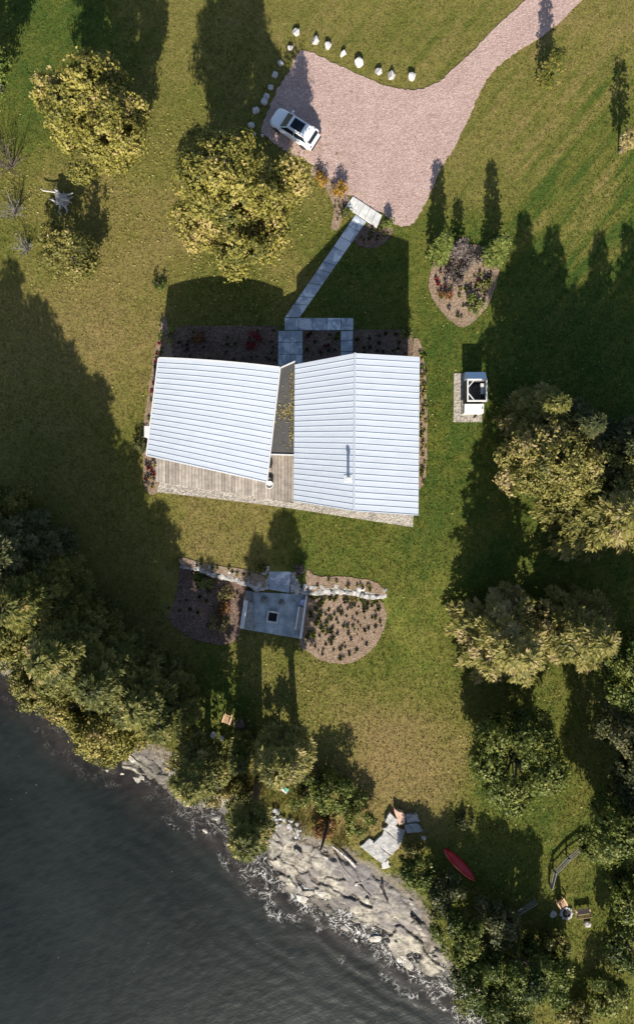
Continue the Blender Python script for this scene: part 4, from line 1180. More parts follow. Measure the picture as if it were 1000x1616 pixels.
# right-hand woodland
wg = 'tall trees along the right side of the plot'
RT = [
 ('b', 905, 752, 10.5, 3.6, 1.0, 'olivegold', .55, 'olive-gold tree filling the gap between the two large golden trees at the right'),  # kind,u,v,h,r,cb,pal,tb,label
 ('c', 826, 662, 11.5, 2.7, .8, 'olivegold', .55, 'brownish pointed tree nearest the white framed hut'),
 ('c', 872, 688, 11.8, 3.0, .8, 'deep', .6, 'dark pointed tree behind the golden one beside the hut'),
 ('b', 832, 732, 12.0, 4.3, 1.0, 'golden2', .45, 'large golden-leaved tree right of the hut, its lit crown reaching furthest left'),
 ('c', 945, 715, 12.2, 3.0, .8, 'deep', .55, 'dark tree at the right edge behind the golden tree'),
 ('c', 990, 712, 12.6, 3.0, .8, 'deep', .45, 'tall dark tree with the farthest pointed shadow at the right edge'),
 ('c', 912, 812, 13, 4.7, 1.0, 'golden2', .4, 'tall olive tree at the right, below the golden tree beside the hut'),
 ('b', 985, 820, 12, 4.2, 1.2, 'olivegold', .6, 'olive tree at the right edge halfway down the photo'),
 ('c', 776, 1000, 13.5, 4.6, 1.2, 'golden2', .52, 'golden-topped tree standing forward of the wood, right of the mulch bed'),
 ('c', 888, 985, 12, 4.2, 1.2, 'golden2', .48, 'feathery golden tree behind the forward one right of the mulch bed'),
 ('b', 972, 1030, 13, 4.0, 1.0, 'green', .6, 'green tree at the right edge beyond the feathery golden one'),
 ('b', 795, 1180, 8.0, 5.0, .8, 'green', .55, 'wide green leafy tree above the red canoe'),
 ('b', 962, 1130, 13, 3.2, 1.0, 'deep', .8, 'dark green tree at the right edge level with the wide leafy one'),
 ('b', 990, 1215, 13, 3.9, .8, 'deep', .8, 'dark green tree at the right edge above the rail fence'),
 ('b', 958, 1285, 11, 4.0, .5, 'green', .6, 'green leafy tree right of the rail fence'),
 ('b', 992, 1390, 9, 3.2, .5, 'green', .5, 'green tree at the right edge beside the tan bench')]
for i, (k, u, v, h, r, cb, pal, tb, lb) in enumerate(RT):
    if k == 'c': conifer(u, v, h, r, cb, pal, 100+i, lb, 1.1, wg, tb, pitch=.34 if r < 3.5 else .55, leaf=.27 if r < 3.5 else .30)
    else: broadleaf(u, v, h, r, cb, pal, 100+i, lb, 1.0, tb=tb, group=wg, openness=.26)
# left shore
lg = 'trees crowding the shore on the left'
LT = [
 ('b', 140, 1095, 7.0, 3.0, .5, 'golden', .4, 'golden shrubby tree at the water\'s edge between the spreading tree and the lowest one'),
 ('c', 18, 812, 14, 2.7, .8, 'olive', .5, 'tall tree off the left edge casting the highest pointed shadow'),
 ('c', 62, 868, 14.2, 3.8, .8, 'deep', .75, 'dark tree at the left edge level with the deck'),
 ('c', 100, 930, 14, 3.6, .8, 'olive', .5, 'dark shaded tree at the left, inland of the shore thicket'),
 ('b', 20, 990, 9, 3.6, .8, 'olivegold', .5, 'olive-gold tree at the left edge above the waterline'),
 ('c', 150, 1000, 15.3, 3.4, .8, 'olivegold', .45, 'olive tree in the middle of the left shore thicket'),
 ('c', 200, 1045, 13.0, 3.3, .8, 'olivegold', .45, 'slim olive tree right of centre in the left shore thicket'),
 ('b', 100, 1060, 8.5, 3.6, .6, 'olivegold', .55, 'spreading olive-gold tree leaning over the water near the left edge'),
 ('c', 248, 1080, 11.0, 3.3, .6, 'olivegold', .5, 'feathery tree at the right end of the left shore thicket'),
 ('b', 190, 1132, 8, 3.6, .6, 'golden', .35, 'golden-olive tree overhanging the water at the thicket\'s lowest point'),
 ('c', 278, 1108, 9.8, 2.4, .6, 'olive', .5, 'thin dark tree left of the two garden chairs')]
for i, (k, u, v, h, r, cb, pal, tb, lb) in enumerate(LT):
    if k == 'c': conifer(u, v, h, r, cb, pal, 200+i, lb, 1.2, lg, tb, power=.42)
    else: broadleaf(u, v, h, r, cb, pal, 200+i, lb, 1.1, tb=tb, group=lg, openness=.34)
# slim trees below the patio with bare trunks
conifer(465, 1157, 13.0, 2.2, 5.2, 'golden2', 301, 'slim bare-trunked tree below the patio\'s right corner', 1.3, 'slim trees below the patio', .5, power=.34, pitch=.28, lean=(-1.2, .3))
conifer(407, 1240, 15.0, 1.65, 8.6, 'olivegold', 302, 'tallest slim tree leaning out over the ledges below the patio', 1.1, 'slim trees below the patio', .4, power=.4, pitch=.32)
conifer(325, 1188, 12.0, 2.5, 4.0, 'olivegold', 303, 'slim twin-trunked tree just left of the two garden chairs', .9, 'slim trees below the patio', .5, power=.5)
conifer(387, 1172, 8.5, 1.0, .4, 'olive', 304, 'narrow dark column-shaped tree beside the two garden chairs', 1.2, 'slim trees below the patio', .35, power=.5)
# saplings
conifer(861, 127, 4.7, .75, .6, 'olive', 311, 'small sapling on the lawn beside the drive at the top right', .8, 'young trees on the upper lawn', .55, power=.7, pitch=.26, leaf=.2)
conifer(977, 240, 5.3, .8, 1.8, 'straw', 312, 'thin yellow sapling at the right edge of the upper lawn', .4, 'young trees on the upper lawn', .75, power=.6, pitch=.4, leaf=.2)
conifer(690, 405, 5.6, .85, .2, 'lime', 313, 'upright leafy shrub at the left of the heart-shaped bed', .9, 'upright shrubs in the heart-shaped bed', .4, power=.9, pitch=.24, leaf=.2)
conifer(722, 400, 3.0, .6, .2, 'heather', 314, 'short mauve pointed shrub in the top middle of the heart-shaped bed', .9, 'upright shrubs in the heart-shaped bed', .5, power=.8, pitch=.22, leaf=.17)
conifer(776, 407, 5.6, .95, .2, 'lime', 315, 'upright leafy shrub at the right of the heart-shaped bed', .9, 'upright shrubs in the heart-shaped bed', .4, power=.9, pitch=.24, leaf=.2)
# lower right shrubs and small trees
bgp = 'shrubs and small trees along the lower right shore'
BT = [(660, 1365, 3.6, 2.0, 'green', .55, 'green shrub left of the red canoe'), (700, 1405, 4.2, 2.2, 'deep', .7, 'dark shrub below the red canoe'),
      (648, 1342, 2.4, 1.4, 'olivegold', .5, 'small yellow-green shrub beside the white stone steps'),
      (712, 1455, 6, 2.6, 'green', .55, 'leafy tree at the corner where the rock ledge ends'), (770, 1445, 5.5, 2.6, 'deep', .8, 'dark tree in shade above the fallen rails'),
      (745, 1525, 7, 3.0, 'green', .5, 'green tree leaning over the water at the bottom of the photo'), (812, 1500, 7.5, 3.2, 'green', .45, 'dark leafy tree below the fallen rails'),
      (790, 1580, 7, 3.0, 'green', .55, 'green tree at the bottom edge beside the water'), (862, 1540, 4, 2.6, 'lime', .3, 'bright yellow-green shrub below the fire ring'),
      (875, 1490, 2.2, 1.7, 'olivegold', .5, 'low olive shrub just below the fire ring'), (905, 1600, 2.4, 1.8, 'olivegold', .5, 'low yellowish shrub at the bottom edge'),
      (960, 1570, 2.6, 2.2, 'green', .8, 'pale green spiky shrub at the bottom right corner'), (985, 1480, 4.5, 2.3, 'green', .4, 'shaded shrub at the right edge below the bench')]
for i, (u, v, h, r, pal, tb, lb) in enumerate(BT):
    broadleaf(u, v, h, r, .2, pal, 400+i, lb, 1.0, name='shrub' if h < 5 else 'tree', cat='shrub' if h < 5 else 'tree', tb=tb, group=bgp, leaf=.13, openness=.34)
# shrubs near the shore centre
CT = [(522, 1245, 3.2, 2.4, 'green', .55, 'rounded green shrub casting a dark shadow, centre of the shore'), (565, 1285, 2.3, 1.9, 'green', .6, 'green shrub just left of the white stone steps'),
      (482, 1250, 2.2, 1.7, 'green', .75, 'bright green shrub right of the green and white board'), (512, 1312, 1.3, 1.3, 'rust', .75, 'rusty brown bush beside the leaning dead trunk'),
      (300, 1205, 2.6, 1.9, 'olive', .6, 'olive shrub on the bank below the left trees'), (345, 1228, 2.8, 2.1, 'olive', .75, 'pale olive shrub on the bank below the garden chairs'),
      (440, 1160, 2.6, 1.9, 'olive', .35, 'dark twiggy shrub at the foot of the slim bare trunk'), (448, 1215, 1.6, 2.1, 'straw', .6, 'straw-coloured shrub on the bank above the ledges'),
      (415, 1190, 1.5, 1.6, 'straw', .5, 'dry grassy bush right of the garden chairs'), (380, 1265, 1.8, 1.7, 'olivegold', .5, 'low yellowing bush at the bank edge'),
      (330, 1262, 1.2, 1.6, 'straw', .6, 'low straw-coloured bush at the water side of the bank')]
for i, (u, v, h, r, pal, tb, lb) in enumerate(CT):
    broadleaf(u, v, h, r, .05, pal, 500+i, lb, .9, name='shrub', cat='shrub', tb=tb, leaf=.12, openness=.28, group='shrubs on the bank above the ledges')
# small shrubs round house and drive
HS = [(507, 287, 1.3, .7, 'orange', 'orange-leaved shrub at the drive edge nearest the parked car'), (536, 303, 1.4, .75, 'orange', 'orange-leaved shrub at the drive edge just above the white slabs'),
      (609, 357, 1.2, .6, 'lime', 'yellow-green shrub right of the white slabs'), (547, 340, .8, .5, 'green', 'small green shrub left of the white slabs'),
      (268, 532, 1.9, .85, 'lime', 'bright lime shrub at the top left corner of the smaller house'), (252, 450, 1.0, .6, 'green', 'small dark shrub at the corner of the smaller house\'s shadow'),
      (398, 538, .9, .8, 'redleaf', 'red-leaved shrub in the bed north of the smaller house'), (315, 538, .8, .7, 'rust', 'dull red shrub at the left of the bed north of the smaller house'),
      (222, 705, 1.4, .75, 'deep', 'dark shrub at the lower left side of the smaller house'), (640, 525, 1.6, .8, 'green', 'green shrub at the corner of the larger house\'s shadow'),
      (325, 920, .9, .8, 'lime', 'bright lime shrub under the left stone wall'), (310, 912, .8, .6, 'green', 'green shrub at the left end of the left stone wall'),
      (410, 895, .9, .5, 'olive', 'dark round shrub left of the step tops'), (472, 897, 1.0, .55, 'heather', 'greyish shrub right of the step tops'),
      (355, 940, .8, .8, 'straw', 'dry tan shrub in the left mulch bed'), (345, 985, 1.0, 1.0, 'straw', 'larger dry tan shrub low in the left mulch bed'), (350, 960, .7, .7, 'rust', 'reddish low shrub in the left mulch bed'),
      (722, 430, 1.0, 1.2, 'heather', 'mauve shrub in the middle of the heart-shaped bed'), (745, 410, 1.0, 1.0, 'heather', 'mauve shrub near the top of the heart-shaped bed'),
      (745, 482, .9, 1.0, 'lime', 'yellow-green shrub at the tip of the heart-shaped bed'), (700, 465, .5, .7, 'rust', 'low russet plant at the left of the heart-shaped bed'), (762, 450, .6, .7, 'olivegold', 'low olive plant at the right of the heart-shaped bed'),
      (735, 1302, .7, .9, 'deep', 'low dark round shrub in the shaded lawn above the canoe')]
for i, (u, v, h, r, pal, lb) in enumerate(HS):
    broadleaf(u, v, h, r, 0, pal, 600+i, lb, 1.0, name='shrub', cat='shrub', tb=.5, leaf=.085)

# ------------------------------------------------------------------ bed plants: tufts
def tuft_mesh(seed, r=.22, h=.3, n=46, pal='darkplant'):
    g = np.random.default_rng(seed)
    an = g.uniform(0, 6.28, n); el = g.uniform(.3, 1.35, n)
    D = np.stack([np.cos(an)*np.cos(el), np.sin(an)*np.cos(el), np.sin(el)], 1)
    A = D; nrm = unit(g.normal(size=D.shape)); B = unit(np.cross(A, nrm)); L = g.uniform(.5, 1, n)*max(r, h)
    P = D*(L*.5)[:, None]; P[:, 2] += .02
    V, F = quads(P, A, B, L*.5, L*.14)
    me = np_mesh('bed_plant', V, F, face_attr={'tint': g.random(n)}); me.materials.append(M[pal]); return me
TM = {p: [tuft_mesh(700+i, pal=p) for i in range(2)] for p in ('darkplant', 'green', 'yellowplant', 'redleaf', 'heather', 'lime')}
pr2 = random.Random(21)
def plants(poly_img, n, z, pals, label, group, scale=(.45, 1.45), mind=.30):
    poly = ipoly(poly_img, z); done = []
    xs_ = [p[0] for p in poly]; ys_ = [p[1] for p in poly]; tries = 0
    while len(done) < n and tries < n*40:
        tries += 1
        x = pr2.uniform(min(xs_), max(xs_)); y = pr2.uniform(min(ys_), max(ys_))
        if not in_poly(np.array([x]), np.array([y]), poly)[0]: continue
        if any((x-a)**2+(y-b)**2 < mind**2 for a, b in done): continue
        done.append((x, y)); p = pr2.choice(pals); s_ = pr2.uniform(*scale)
        o = put('bed_plant', pr2.choice(TM[p]), x, y, z+.05, s_, s_, s_*pr2.uniform(.8, 1.3), pr2.uniform(0, 6))
        cw = {'darkplant': 'dark', 'green': 'green', 'yellowplant': 'yellowing', 'redleaf': 'red', 'heather': 'mauve', 'lime': 'lime green'}[p]
        fx_ = (x-min(xs_))/(max(xs_)-min(xs_)); fy_ = (y-min(ys_))/(max(ys_)-min(ys_))
        wh = ('lower', 'middle', 'upper')[min(2, int(fy_*3))]+' '+('left', 'centre', 'right')[min(2, int(fx_*3))]
        tag(o, f'{cw} plant at the {wh} of {label}', 'plant', group)
plants([(490, 940), (600, 945), (604, 985), (585, 1018), (560, 1036), (536, 1041), (508, 1034), (486, 1018)], 90, -1.0, ['darkplant', 'darkplant', 'green', 'rust' if 'rust' in TM else 'heather'], 'the round mulch bed right of the patio', 'plants in the round mulch bed')
plants([(488, 940), (520, 938), (522, 1000), (484, 1010)], 22, -1.0, ['green', 'lime'], 'the leafy patch beside the patio', 'leafy plants beside the patio', (1.0, 1.7))
plants([(540, 938), (604, 945), (604, 955), (545, 950)], 12, -1.0, ['yellowplant', 'lime'], 'the row under the right stone wall', 'yellow plants under the right wall', (1.0, 1.6))
plants([(262, 920), (380, 935), (372, 1000), (290, 990), (262, 960)], 22, -1.0, ['darkplant', 'heather', 'green'], 'the mulch bed left of the patio', 'plants in the left mulch bed')
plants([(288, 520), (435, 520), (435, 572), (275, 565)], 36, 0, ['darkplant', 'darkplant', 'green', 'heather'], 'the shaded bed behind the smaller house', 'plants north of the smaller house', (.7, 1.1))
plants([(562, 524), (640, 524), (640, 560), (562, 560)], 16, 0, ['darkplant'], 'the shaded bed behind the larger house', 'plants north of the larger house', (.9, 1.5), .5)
plants([(482, 525), (534, 525), (534, 560), (482, 560)], 12, 0, ['darkplant', 'green', 'redleaf'], 'the square bed inside the stone path', 'plants in the framed bed', (.9, 1.5))
plants([(660, 552), (670, 560), (673, 680), (669, 762), (663, 762)], 40, 0, ['yellowplant', 'yellowplant', 'lime'], 'the narrow bed right of the larger house', 'plants right of the larger house', (.8, 1.4), .22)
plants([(250, 535), (262, 540), (252, 610), (240, 700), (230, 700)], 26, 0, ['lime', 'green', 'redleaf', 'yellowplant'], 'the narrow bed left of the smaller house', 'plants left of the smaller house', (.8, 1.3), .3)
plants([(228, 725), (246, 725), (246, 770), (230, 768)], 16, 0, ['redleaf', 'heather', 'yellowplant'], 'the patch by the deck\'s left corner', 'reddish plants by the deck', (.8, 1.3), .25)
plants([(526, 305), (545, 312), (540, 345), (532, 352), (528, 330)], 12, 0, ['darkplant', 'heather'], 'the mulch strip beside the drive', 'plants in the drive-side mulch', (.5, .8))
plants([(568, 365), (600, 356), (612, 370), (598, 382), (572, 384)], 14, 0, ['darkplant', 'green'], 'the round bed below the white slabs', 'plants below the white slabs', (.7, 1.1))
plants([(682, 430), (780, 430), (768, 475), (735, 508), (700, 490)], 36, 0, ['green', 'heather', 'darkplant', 'lime', 'redleaf'], 'the heart-shaped bed', 'plants in the heart-shaped bed', (.8, 1.5))
plants([(500, 912), (598, 926), (598, 934), (500, 924)], 9, 0, ['darkplant', 'green', 'yellowplant'], 'the mulch above the right stone wall', 'plants above the right wall', (.8, 1.3))
plants([(305, 884), (395, 902), (395, 912), (305, 892)], 9, 0, ['darkplant', 'green', 'yellowplant'], 'the mulch above the left stone wall', 'plants above the left wall', (.8, 1.3))

# leaves lying on the flat link roof and driftwood bits
g = np.random.default_rng(8); N = 260
px_ = np.concatenate([g.uniform(456, 465, 120), g.normal(450, 7, 80), g.uniform(434, 464, 60)]); py_ = np.concatenate([g.uniform(582, 712, 120), g.normal(650, 7, 80), g.uniform(585, 710, 60)])
k = (px_ < 465) & (px_ > 436-(py_-590)*.09); px_, py_ = px_[k], py_[k]
XY = np.array([W(a, b, cz) for a, b in zip(px_, py_)])
nrm = unit(np.array([0, 0, 1.])+g.normal(0, .3, (len(XY), 3))); A = unit(np.cross(nrm, g.normal(size=nrm.shape))); B = np.cross(nrm, A)
V, F = quads(np.column_stack([XY, np.full(len(XY), cz+.03)]), A, B, g.uniform(.05, .13, len(XY)), g.uniform(.04, .08, len(XY)))
me = np_mesh('fallen_leaves', V, F, face_attr={'tint': g.random(len(F))})
tag(link('fallen_leaves', me, M['straw']), 'dry fallen leaves lying on the dark flat roof between the houses', 'leaves', kind='stuff')

# ------------------------------------------------------------------ driftwood stump
stump = thing('driftwood_stump', (*G(100, 318), 0), 0, 'silvery gnarled root stump at the lower edge of the upper left golden tree', 'stump')
sr = random.Random(5)
f = MB(); f.tube([(.1, 0, 0), (0, 0, .5), (-.1, .1, .95), (-.05, .2, 1.3)], [.5, .42, .36, .2], 9); f.build('trunk', M['deadwood'], stump)
for k in range(11):
    an = k*.6+sr.uniform(-.2, .2); L = sr.uniform(.7, 1.5); z = sr.uniform(.2, 1.1)
    pts = [(0, 0, z)]
    for q_ in range(1, 5):
        a2 = an+sr.uniform(-.5, .5)
        pts.append((pts[-1][0]+math.cos(a2)*L/4, pts[-1][1]+math.sin(a2)*L/4, max(.05, pts[-1][2]+sr.uniform(-.25, .2))))
    f = MB(); f.tube(pts, [.2, .16, .12, .08, .03], 6); f.build('root', M['deadwood'], stump)
f = MB(); f.tube([(-.4, .5, .9), (-.9, .6, .8), (-1.5, .65, .85), (-1.75, .8, .9)], [.09, .07, .06, .04], 6); f.build('root', M['deadwood'], stump)
# bare twiggy bushes at the left edge
def twigs(u, v, h, r, seed, label, mat='rail'):
    rr = random.Random(seed); root = thing('bare_bush', (*G(u, v), tz(u, v)), 0, label, 'bush')
    f = MB(); stems = MB()
    for k in range(26):
        an = rr.uniform(0, 6.28); p = Vector((0, 0, 0)); d = Vector((math.cos(an)*.6, math.sin(an)*.6, 1)).normalized(); pts = [p.copy()]
        L = h*rr.uniform(.5, 1.1)
        for q_ in range(6):
            d = (d+Vector((rr.uniform(-.35, .35), rr.uniform(-.35, .35), rr.uniform(-.15, .1)))).normalized(); p = p+d*L/6; pts.append(p.copy())
            if q_ > 1:
                for _ in range(2):
                    e = (d+Vector((rr.uniform(-1, 1), rr.uniform(-1, 1), rr.uniform(-.3, .3)))).normalized()
                    f.tube([p, p+e*L*.12, p+e*L*.24+Vector((0, 0, .05))], [.014, .010, .005], 3, False)
        stems.tube(pts, [.04, .035, .03, .025, .02, .015, .01], 4, False)
    stems.build('stem', M[mat], root); f.build('twig', M[mat], root)
twigs(25, 335, 2.2, 2, 1, 'bare pale-twigged bush at the left edge below the first tree', 'rail')
twigs(20, 265, 3.2, 2, 2, 'bare brownish bush at the left edge just under the first tree', 'bark')
twigs(45, 395, 1.6, 2, 3, 'low bare bush at the left edge beside the loose bushy tree', 'rail')

# ------------------------------------------------------------------ chairs
def garden_chair(u, v, rz, label, mat, group, zz=None):
    root = thing('garden_chair', (*GI(u, v), tz(u, v) if zz is None else zz), rz, label, 'chair', group)
    for sx in (-.3, .3):
        f = MB(); f.box((sx, .32, .26), (.05, .10, .52)); f.build('leg', mat, root)
        f = MB(); f.box((sx, -.38, .15), (.05, .42, .09), 0, -.5); f.build('leg', mat, root)
        f = MB(); f.box((sx*1.15, -.02, .54), (.13, .75, .025)); f.build('armrest', mat, root)
    for k in range(5):
        f = MB(); f.box((0, .32-.115*k, .36-.028*k), (.56, .10, .022), 0, .24); f.build('seat_slat', mat, root)
    for k in range(5):
        f = MB(); f.box((-.22+.11*k, -.46, .62+.03*(2-abs(k-2))), (.095, .022, .86+.08*(2-abs(k-2))), 0, .38); f.build('back_slat', mat, root)
    return root
cg = 'wooden garden chairs on the lower lawn'
garden_chair(359, 1134, math.radians(160), 'left of the two garden chairs, lighter tan wood, below the patio', M['chairwood'], cg)
garden_chair(378.5, 1142, math.radians(205), 'right of the two garden chairs, darker wood, below the patio', M['chairdark'], cg)
garden_chair(884, 1423, math.radians(-150), 'tan garden chair just above the fire ring at the lower right', M['chairwood'], cg)
# bench with a raised back at the lower right
bb = thing('bench', (*GI(917, 1436), tz(917, 1436)), math.radians(8), 'tan wooden bench right of the fire ring on the lower right grass', 'bench')
for k in range(4):
    f = MB(); f.box((0, .2-.13*k, .42), (1.35, .115, .035)); f.build('seat_slat', M['chairwood'], bb)
for k in range(3):
    f = MB(); f.box((0, -.3-.04*k, .55+.13*k), (1.35, .03, .11), 0, -.25); f.build('back_slat', M['chairwood'], bb)
for sx in (-.6, .6):
    f = MB(); f.box((sx, .18, .2), (.07, .07, .4)); f.box((sx, -.3, .4), (.07, .07, .8)); f.box((sx, -.05, .6), (.08, .55, .03)); f.build('leg', M['chairwood'], bb)
fr = thing('fire_ring', (*GI(893, 1441), tz(893, 1441)), 0, 'round stone fire ring between the chair and the bench at lower right', 'fire ring')
for k in range(11):
    a = 6.283*k/11; put('stone', wstones[k % 6], .5*math.cos(a), .5*math.sin(a), .08, .34, .26, .3, a+1.57, fr)
f = MB(); f.lathe([(.05, .0), (.42, .02), (.40, .05), (.05, .06)], 14); f.build('ash_bed', M['char'], fr)
for i, (u, v, s_, lb) in enumerate(((926, 1458, .55, 'white rock on the grass just below the tan bench'), (873, 1443, .6, 'bluish white rock left of the fire ring'), (350, 1164, .5, 'white rock on the bank below the garden chairs'),
        (315, 1158, .5, 'rounded white rock at the left of the bank below the garden chairs'), (337, 1160, .6, 'flat pale rock in the bank row below the garden chairs'), (470, 1148, .3, 'small white stone at the foot of the slim bare trunk'), (668, 1322, .4, 'pale stone above the tip of the red canoe'))):
    o = put('boulder', boulders[i % 5], *GI(u, v), tz(u, v)+.12, s_, s_*.8, s_*.8, i); tag(o, lb, 'rock')

# ------------------------------------------------------------------ canoe, board, logs, fence
cn = thing('canoe', (*GI(724, 1364), tz(717, 1348)), math.atan2(-48, 47)+math.pi, 'red canoe lying upside down on the shaded grass', 'canoe')
secs = []
for i in range(17):
    t = -1+2*i/16; w = .44*(1-abs(t)**2.4)**.75+.01; x = 2.05*t; rise = .16*abs(t)**3
    hk = .36*(1-.35*abs(t)**4)
    secs.append([(x, w*math.cos(a)*1.0, .02+hk*math.sin(a)**.7+rise*.0) for a in [math.pi*k/10 for k in range(11)]])
loft(secs, 'hull', M['canoe'], cn, closed=False, caps=False)
f = MB(); f.tube([(2.05*(-1+2*i/12), 0, .385*(1-.35*abs(-1+2*i/12)**4)+.02) for i in range(13)], .015, 4); f.build('keel', M['canoe'], cn)
for s_ in (1, -1):
    f = MB(); f.tube([(2.05*t, s_*(.44*(1-abs(t)**2.4)**.75+.01), .03) for t in [-1+2*i/14 for i in range(15)]], .02, 4); f.build('gunwale', M['redlamp'], cn)
bd = thing('paddle_board', (*GI(446, 1243), tz(446, 1243)+.1), math.radians(-35), 'small green and white board lying by the bank edge', 'board')
f = MB(); f.box((0, .12, .05), (1.15, .22, .06), bev=.02); f.build('deck', M['greenboard'], bd)
f = MB(); f.box((0, -.13, .05), (1.15, .24, .06), bev=.02); f.build('hull', M['whiteboard'], bd)
# dead trunk and driftwood logs
x, y = GI(517, 1292); z = tz(517, 1288)
dt = thing('dead_trunk', (x, y, z), 0, 'dark leaning dead trunk standing on the ledges beside the rusty bush', 'dead tree')
f = MB(); f.tube([(0, 0, -.2), (-.1, -.05, 1.8), (-.35, -.2, 3.6), (-.7, -.5, 5.6)], [.2, .17, .13, .07], 8); f.build('trunk', M['darkwood'], dt)
f = MB(); f.tube([(-.05, 0, 1.2), (.4, .5, 1.9)], [.06, .02], 5); f.tube([(-.3, -.15, 3.2), (-.7, .2, 3.8)], [.05, .02], 5); f.build('branch', M['darkwood'], dt)
def log(pts, r0, label, mat=M['deadwood']):
    P = []
    for (px, py, dz) in pts:
        xx, yy = W(px, py, -1.7); P.append((xx, yy, zxy(xx, yy)+.22+dz))
    o0 = P[0]; root = thing('driftwood_log', o0, 0, label, 'driftwood')
    f = MB(); n = len(P); f.tube([(p[0]-o0[0], p[1]-o0[1], p[2]-o0[2]) for p in P], [r0*(1-.5*i/(n-1)) for i in range(n)], 7); f.build('trunk', mat, root)
    a = P[n//2]; f = MB(); f.tube([(a[0]-o0[0], a[1]-o0[1], a[2]-o0[2]), (a[0]-o0[0]+.3, a[1]-o0[1]-.35, a[2]-o0[2]+.15)], [.04, .015], 5); f.build('branch', mat, root)
log([(561, 1366, 0), (550, 1353, .05), (538, 1342, .08), (524, 1331, .05)], .17, 'pale curved driftwood log below the white stone steps')
log([(527, 1345, 0), (540, 1368, 0), (560, 1390, 0), (585, 1415, 0)], .09, 'thin dark driftwood branch running down the ledge', M['rail'])
log([(602, 1392, .1), (604, 1408, .1), (612, 1424, .1)], .12, 'short dark driftwood stub on the ledge, the left of two', M['darkwood'])
log([(648, 1445, .1), (656, 1452, .1), (664, 1460, .1)], .13, 'short dark driftwood stub on the ledge, the right of two', M['darkwood'])
log([(0, 1058, .3), (10, 1050, .3), (22, 1042, .3)], .09, 'dark pole lying on the shore at the left edge', M['darkwood'])
# split rail fence
rf = thing('rail_fence', (*GI(862, 1360), tz(862, 1360)), 0, 'grey split-rail fence half fallen in the shade, up and right of the lower trees', 'fence')
LF = lambda p: loc(rf, p)
posts = [(812, 1436), (842, 1418), (866, 1396), (872, 1372), (893, 1350), (914, 1334)]
pz = [tz(*p) for p in posts]
for (p, zz) in zip(posts, pz):
    a = GI(*p); f = MB(); f.box(LF((a[0], a[1], zz+.5)), (.13, .13, 1.1), .4); f.build('post', M['rail'], rf)
for i in range(len(posts)-1):
    if i == 1: continue
    for hz, of in ((.42, 0), (.8, .05), (1.0, -.05)):
        a = GI(*posts[i]); b = GI(*posts[i+1])
        A = LF((a[0], a[1]+of, pz[i]+hz)); B = LF((b[0], b[1]+of, pz[i+1]+hz))
        f = MB(); f.tube([A, B], .06, 5); f.build('rail', M['rail'], rf)

# white stone steps to the water
ss = thing('stone_steps', (*G(610, 1310), tz(610, 1310)), 0, 'big white limestone blocks stepping down from the lawn to the ledges', 'steps')
LSS = lambda p: loc(ss, p)
blocks = [((566, 1336), (583, 1323), (618, 1352), (600, 1362), -.92, 'wallstone'), ((590, 1330), (607, 1312), (634, 1332), (620, 1351), -.80, 'pale'),
          ((604, 1310), (616, 1298), (640, 1312), (634, 1330), -.66, 'wallstone'), ((606, 1296), (616, 1284), (634, 1298), (620, 1306), -.54, 'wallstone'),
          ((622, 1278), (638, 1284), (638, 1300), (628, 1302), -.40, 'pinkstone'), ((640, 1288), (656, 1284), (664, 1296), (644, 1300), -.55, 'wallstone'),
          ((638, 1302), (660, 1300), (668, 1312), (642, 1316), -.62, 'wallstone'), ((600, 1364), (612, 1358), (616, 1368), (602, 1372), -1.1, 'pale')]
for b_ in blocks:
    zt2 = b_[4]; pts = [W(p[0], p[1], zt2) for p in b_[:4]]
    br = random.Random(int(b_[0][0]))
    poly = []
    for i in range(4):
        a = pts[i]; c = pts[(i+1) % 4]
        for t in (0, .35, .7): poly.append((a[0]*(1-t)+c[0]*t+br.uniform(-.11, .11), a[1]*(1-t)+c[1]*t+br.uniform(-.11, .11)))
    f = MB(); f.prism([LSS((p[0], p[1], 0))[:2] for p in poly], -1.9-ss.location.z, zt2-ss.location.z, bev=.04); f.build('block', M[b_[5]], ss)

# loose limestone slabs along the ledges
lr = random.Random(77); cnt = 0
segs = np.hypot(*(shore[1:]-shore[:-1]).T); cum = np.concatenate([[0], np.cumsum(segs)])
def shore_pt(a, d):
    i = int(np.searchsorted(cum, a)-1); i = max(0, min(i, len(shore)-2)); t = (a-cum[i])/segs[i]
    p = shore[i]*(1-t)+shore[i+1]*t; e = (shore[i+1]-shore[i])/segs[i]
    return p[0]-e[1]*d, p[1]+e[0]*d, math.atan2(e[1], e[0])
for k in range(46):
    a = lr.uniform(cum[7], cum[20]); dm = float(np.interp(a, ARC, DMAX)); d = lr.uniform(-1.1, dm-.2) if lr.random() < .8 else lr.gauss(0, .5)
    x, y, an = shore_pt(a, d); s_ = lr.choice([.3, .4, .5, .7])*(1 if dm > 4 else .7)
    zz = WZ-.02+.12*max(0, d)
    o = put('limestone_slab', lr.choice(flats), x, y, zz, s_*lr.uniform(1, 1.9), s_*lr.uniform(.6, 1.0), s_*lr.uniform(.6, .9), an+lr.gauss(0, .35))
    tag(o, 'pale broken limestone slab among the ledges along the waterline', 'rock', 'broken limestone slabs along the water')
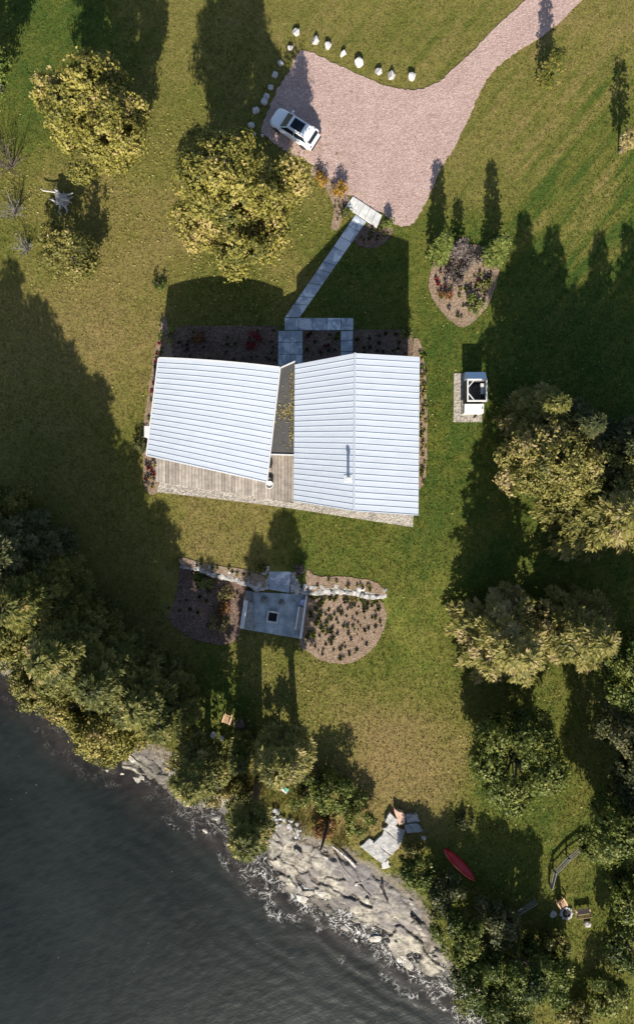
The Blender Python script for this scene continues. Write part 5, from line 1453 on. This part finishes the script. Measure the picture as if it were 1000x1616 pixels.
# cluster of white stones on the bank
cl = random.Random(3)
for k in range(22):
    px = cl.uniform(432, 474); py = 1282+(px-432)*.75+cl.uniform(-12, 12); x, y = W(px, py, -1.4)
    s_ = cl.uniform(.28, .55); o = put('white_stone', cl.choice(wstones), x, y, zxy(x, y)+.25, s_, s_*.8, s_*.7, cl.uniform(0, 6))
    tag(o, 'white broken stone heaped on the bank beside the overhanging slim tree', 'rock', 'white stones heaped on the bank')
# things by the deck corner
gp_ = thing('plant_pot', (*W(425, 765, .5), .14), 0, 'white round pot on the deck at the smaller house\'s lower right corner', 'pot')
f = MB(); f.lathe([(.2, 0), (.34, .2), (.36, .5), (.30, .5), (.28, .4)], 16); f.build('bowl', M['trim'], gp_, True)
gr = thing('kettle_grill', (*W(424, 752, .9), .14), 0, 'black round grill on the deck beside the smaller house\'s roof corner', 'grill')
f = MB(); f.lathe([(.05, .55), (.25, .62), (.33, .8), (.30, .95), (.15, 1.05), (.03, 1.08)], 16); f.build('kettle', M['black'], gr, True)
for k in range(3):
    a = k*2.094; f = MB(); f.tube([(.2*math.cos(a), .2*math.sin(a), .65), (.32*math.cos(a), .32*math.sin(a), 0)], .015, 5); f.build('leg', M['black'], gr)

def bank_grass():
    g = np.random.default_rng(33); N = 60000
    x = g.uniform(-28, 4, N); y = g.uniform(-32, -10, N); d, a = shore_d(x, y); t = np.interp(a, ARC, DMAX)
    k = (d > t-.9) & (d < t+3.4) & (fbm(x*.6, y*.6, 3) > .44); x, y, d, t = x[k], y[k], d[k], t[k]
    k = g.random(len(x)) < np.clip(1.2-np.abs(d-t-1.0)/2.4, .1, 1); x, y = x[k][:26000], y[k][:26000]; n = len(x)
    z = terrain(x, y); an = g.uniform(0, 6.283, n); el = g.uniform(.5, 1.4, n)
    D = np.stack([np.cos(an)*np.cos(el), np.sin(an)*np.cos(el)-.25, np.sin(el)], 1); L = g.uniform(.25, .75, n)
    B = unit(np.cross(D, g.normal(size=D.shape)))
    V, F = quads(np.stack([x, y, z], 1)+D*(L*.5)[:, None], D, B, L*.5, g.uniform(.012, .035, n))
    me = np_mesh('tall_grass', V, F, face_attr={'tint': np.clip(fbm(x, y, 2)+g.normal(0, .2, n), 0, 1)})
    tag(link('tall_grass', me, M['straw']), 'straw-coloured tall grass growing along the bank above the ledges', 'tall grass', kind='stuff')
bank_grass()
tufts()
litter()
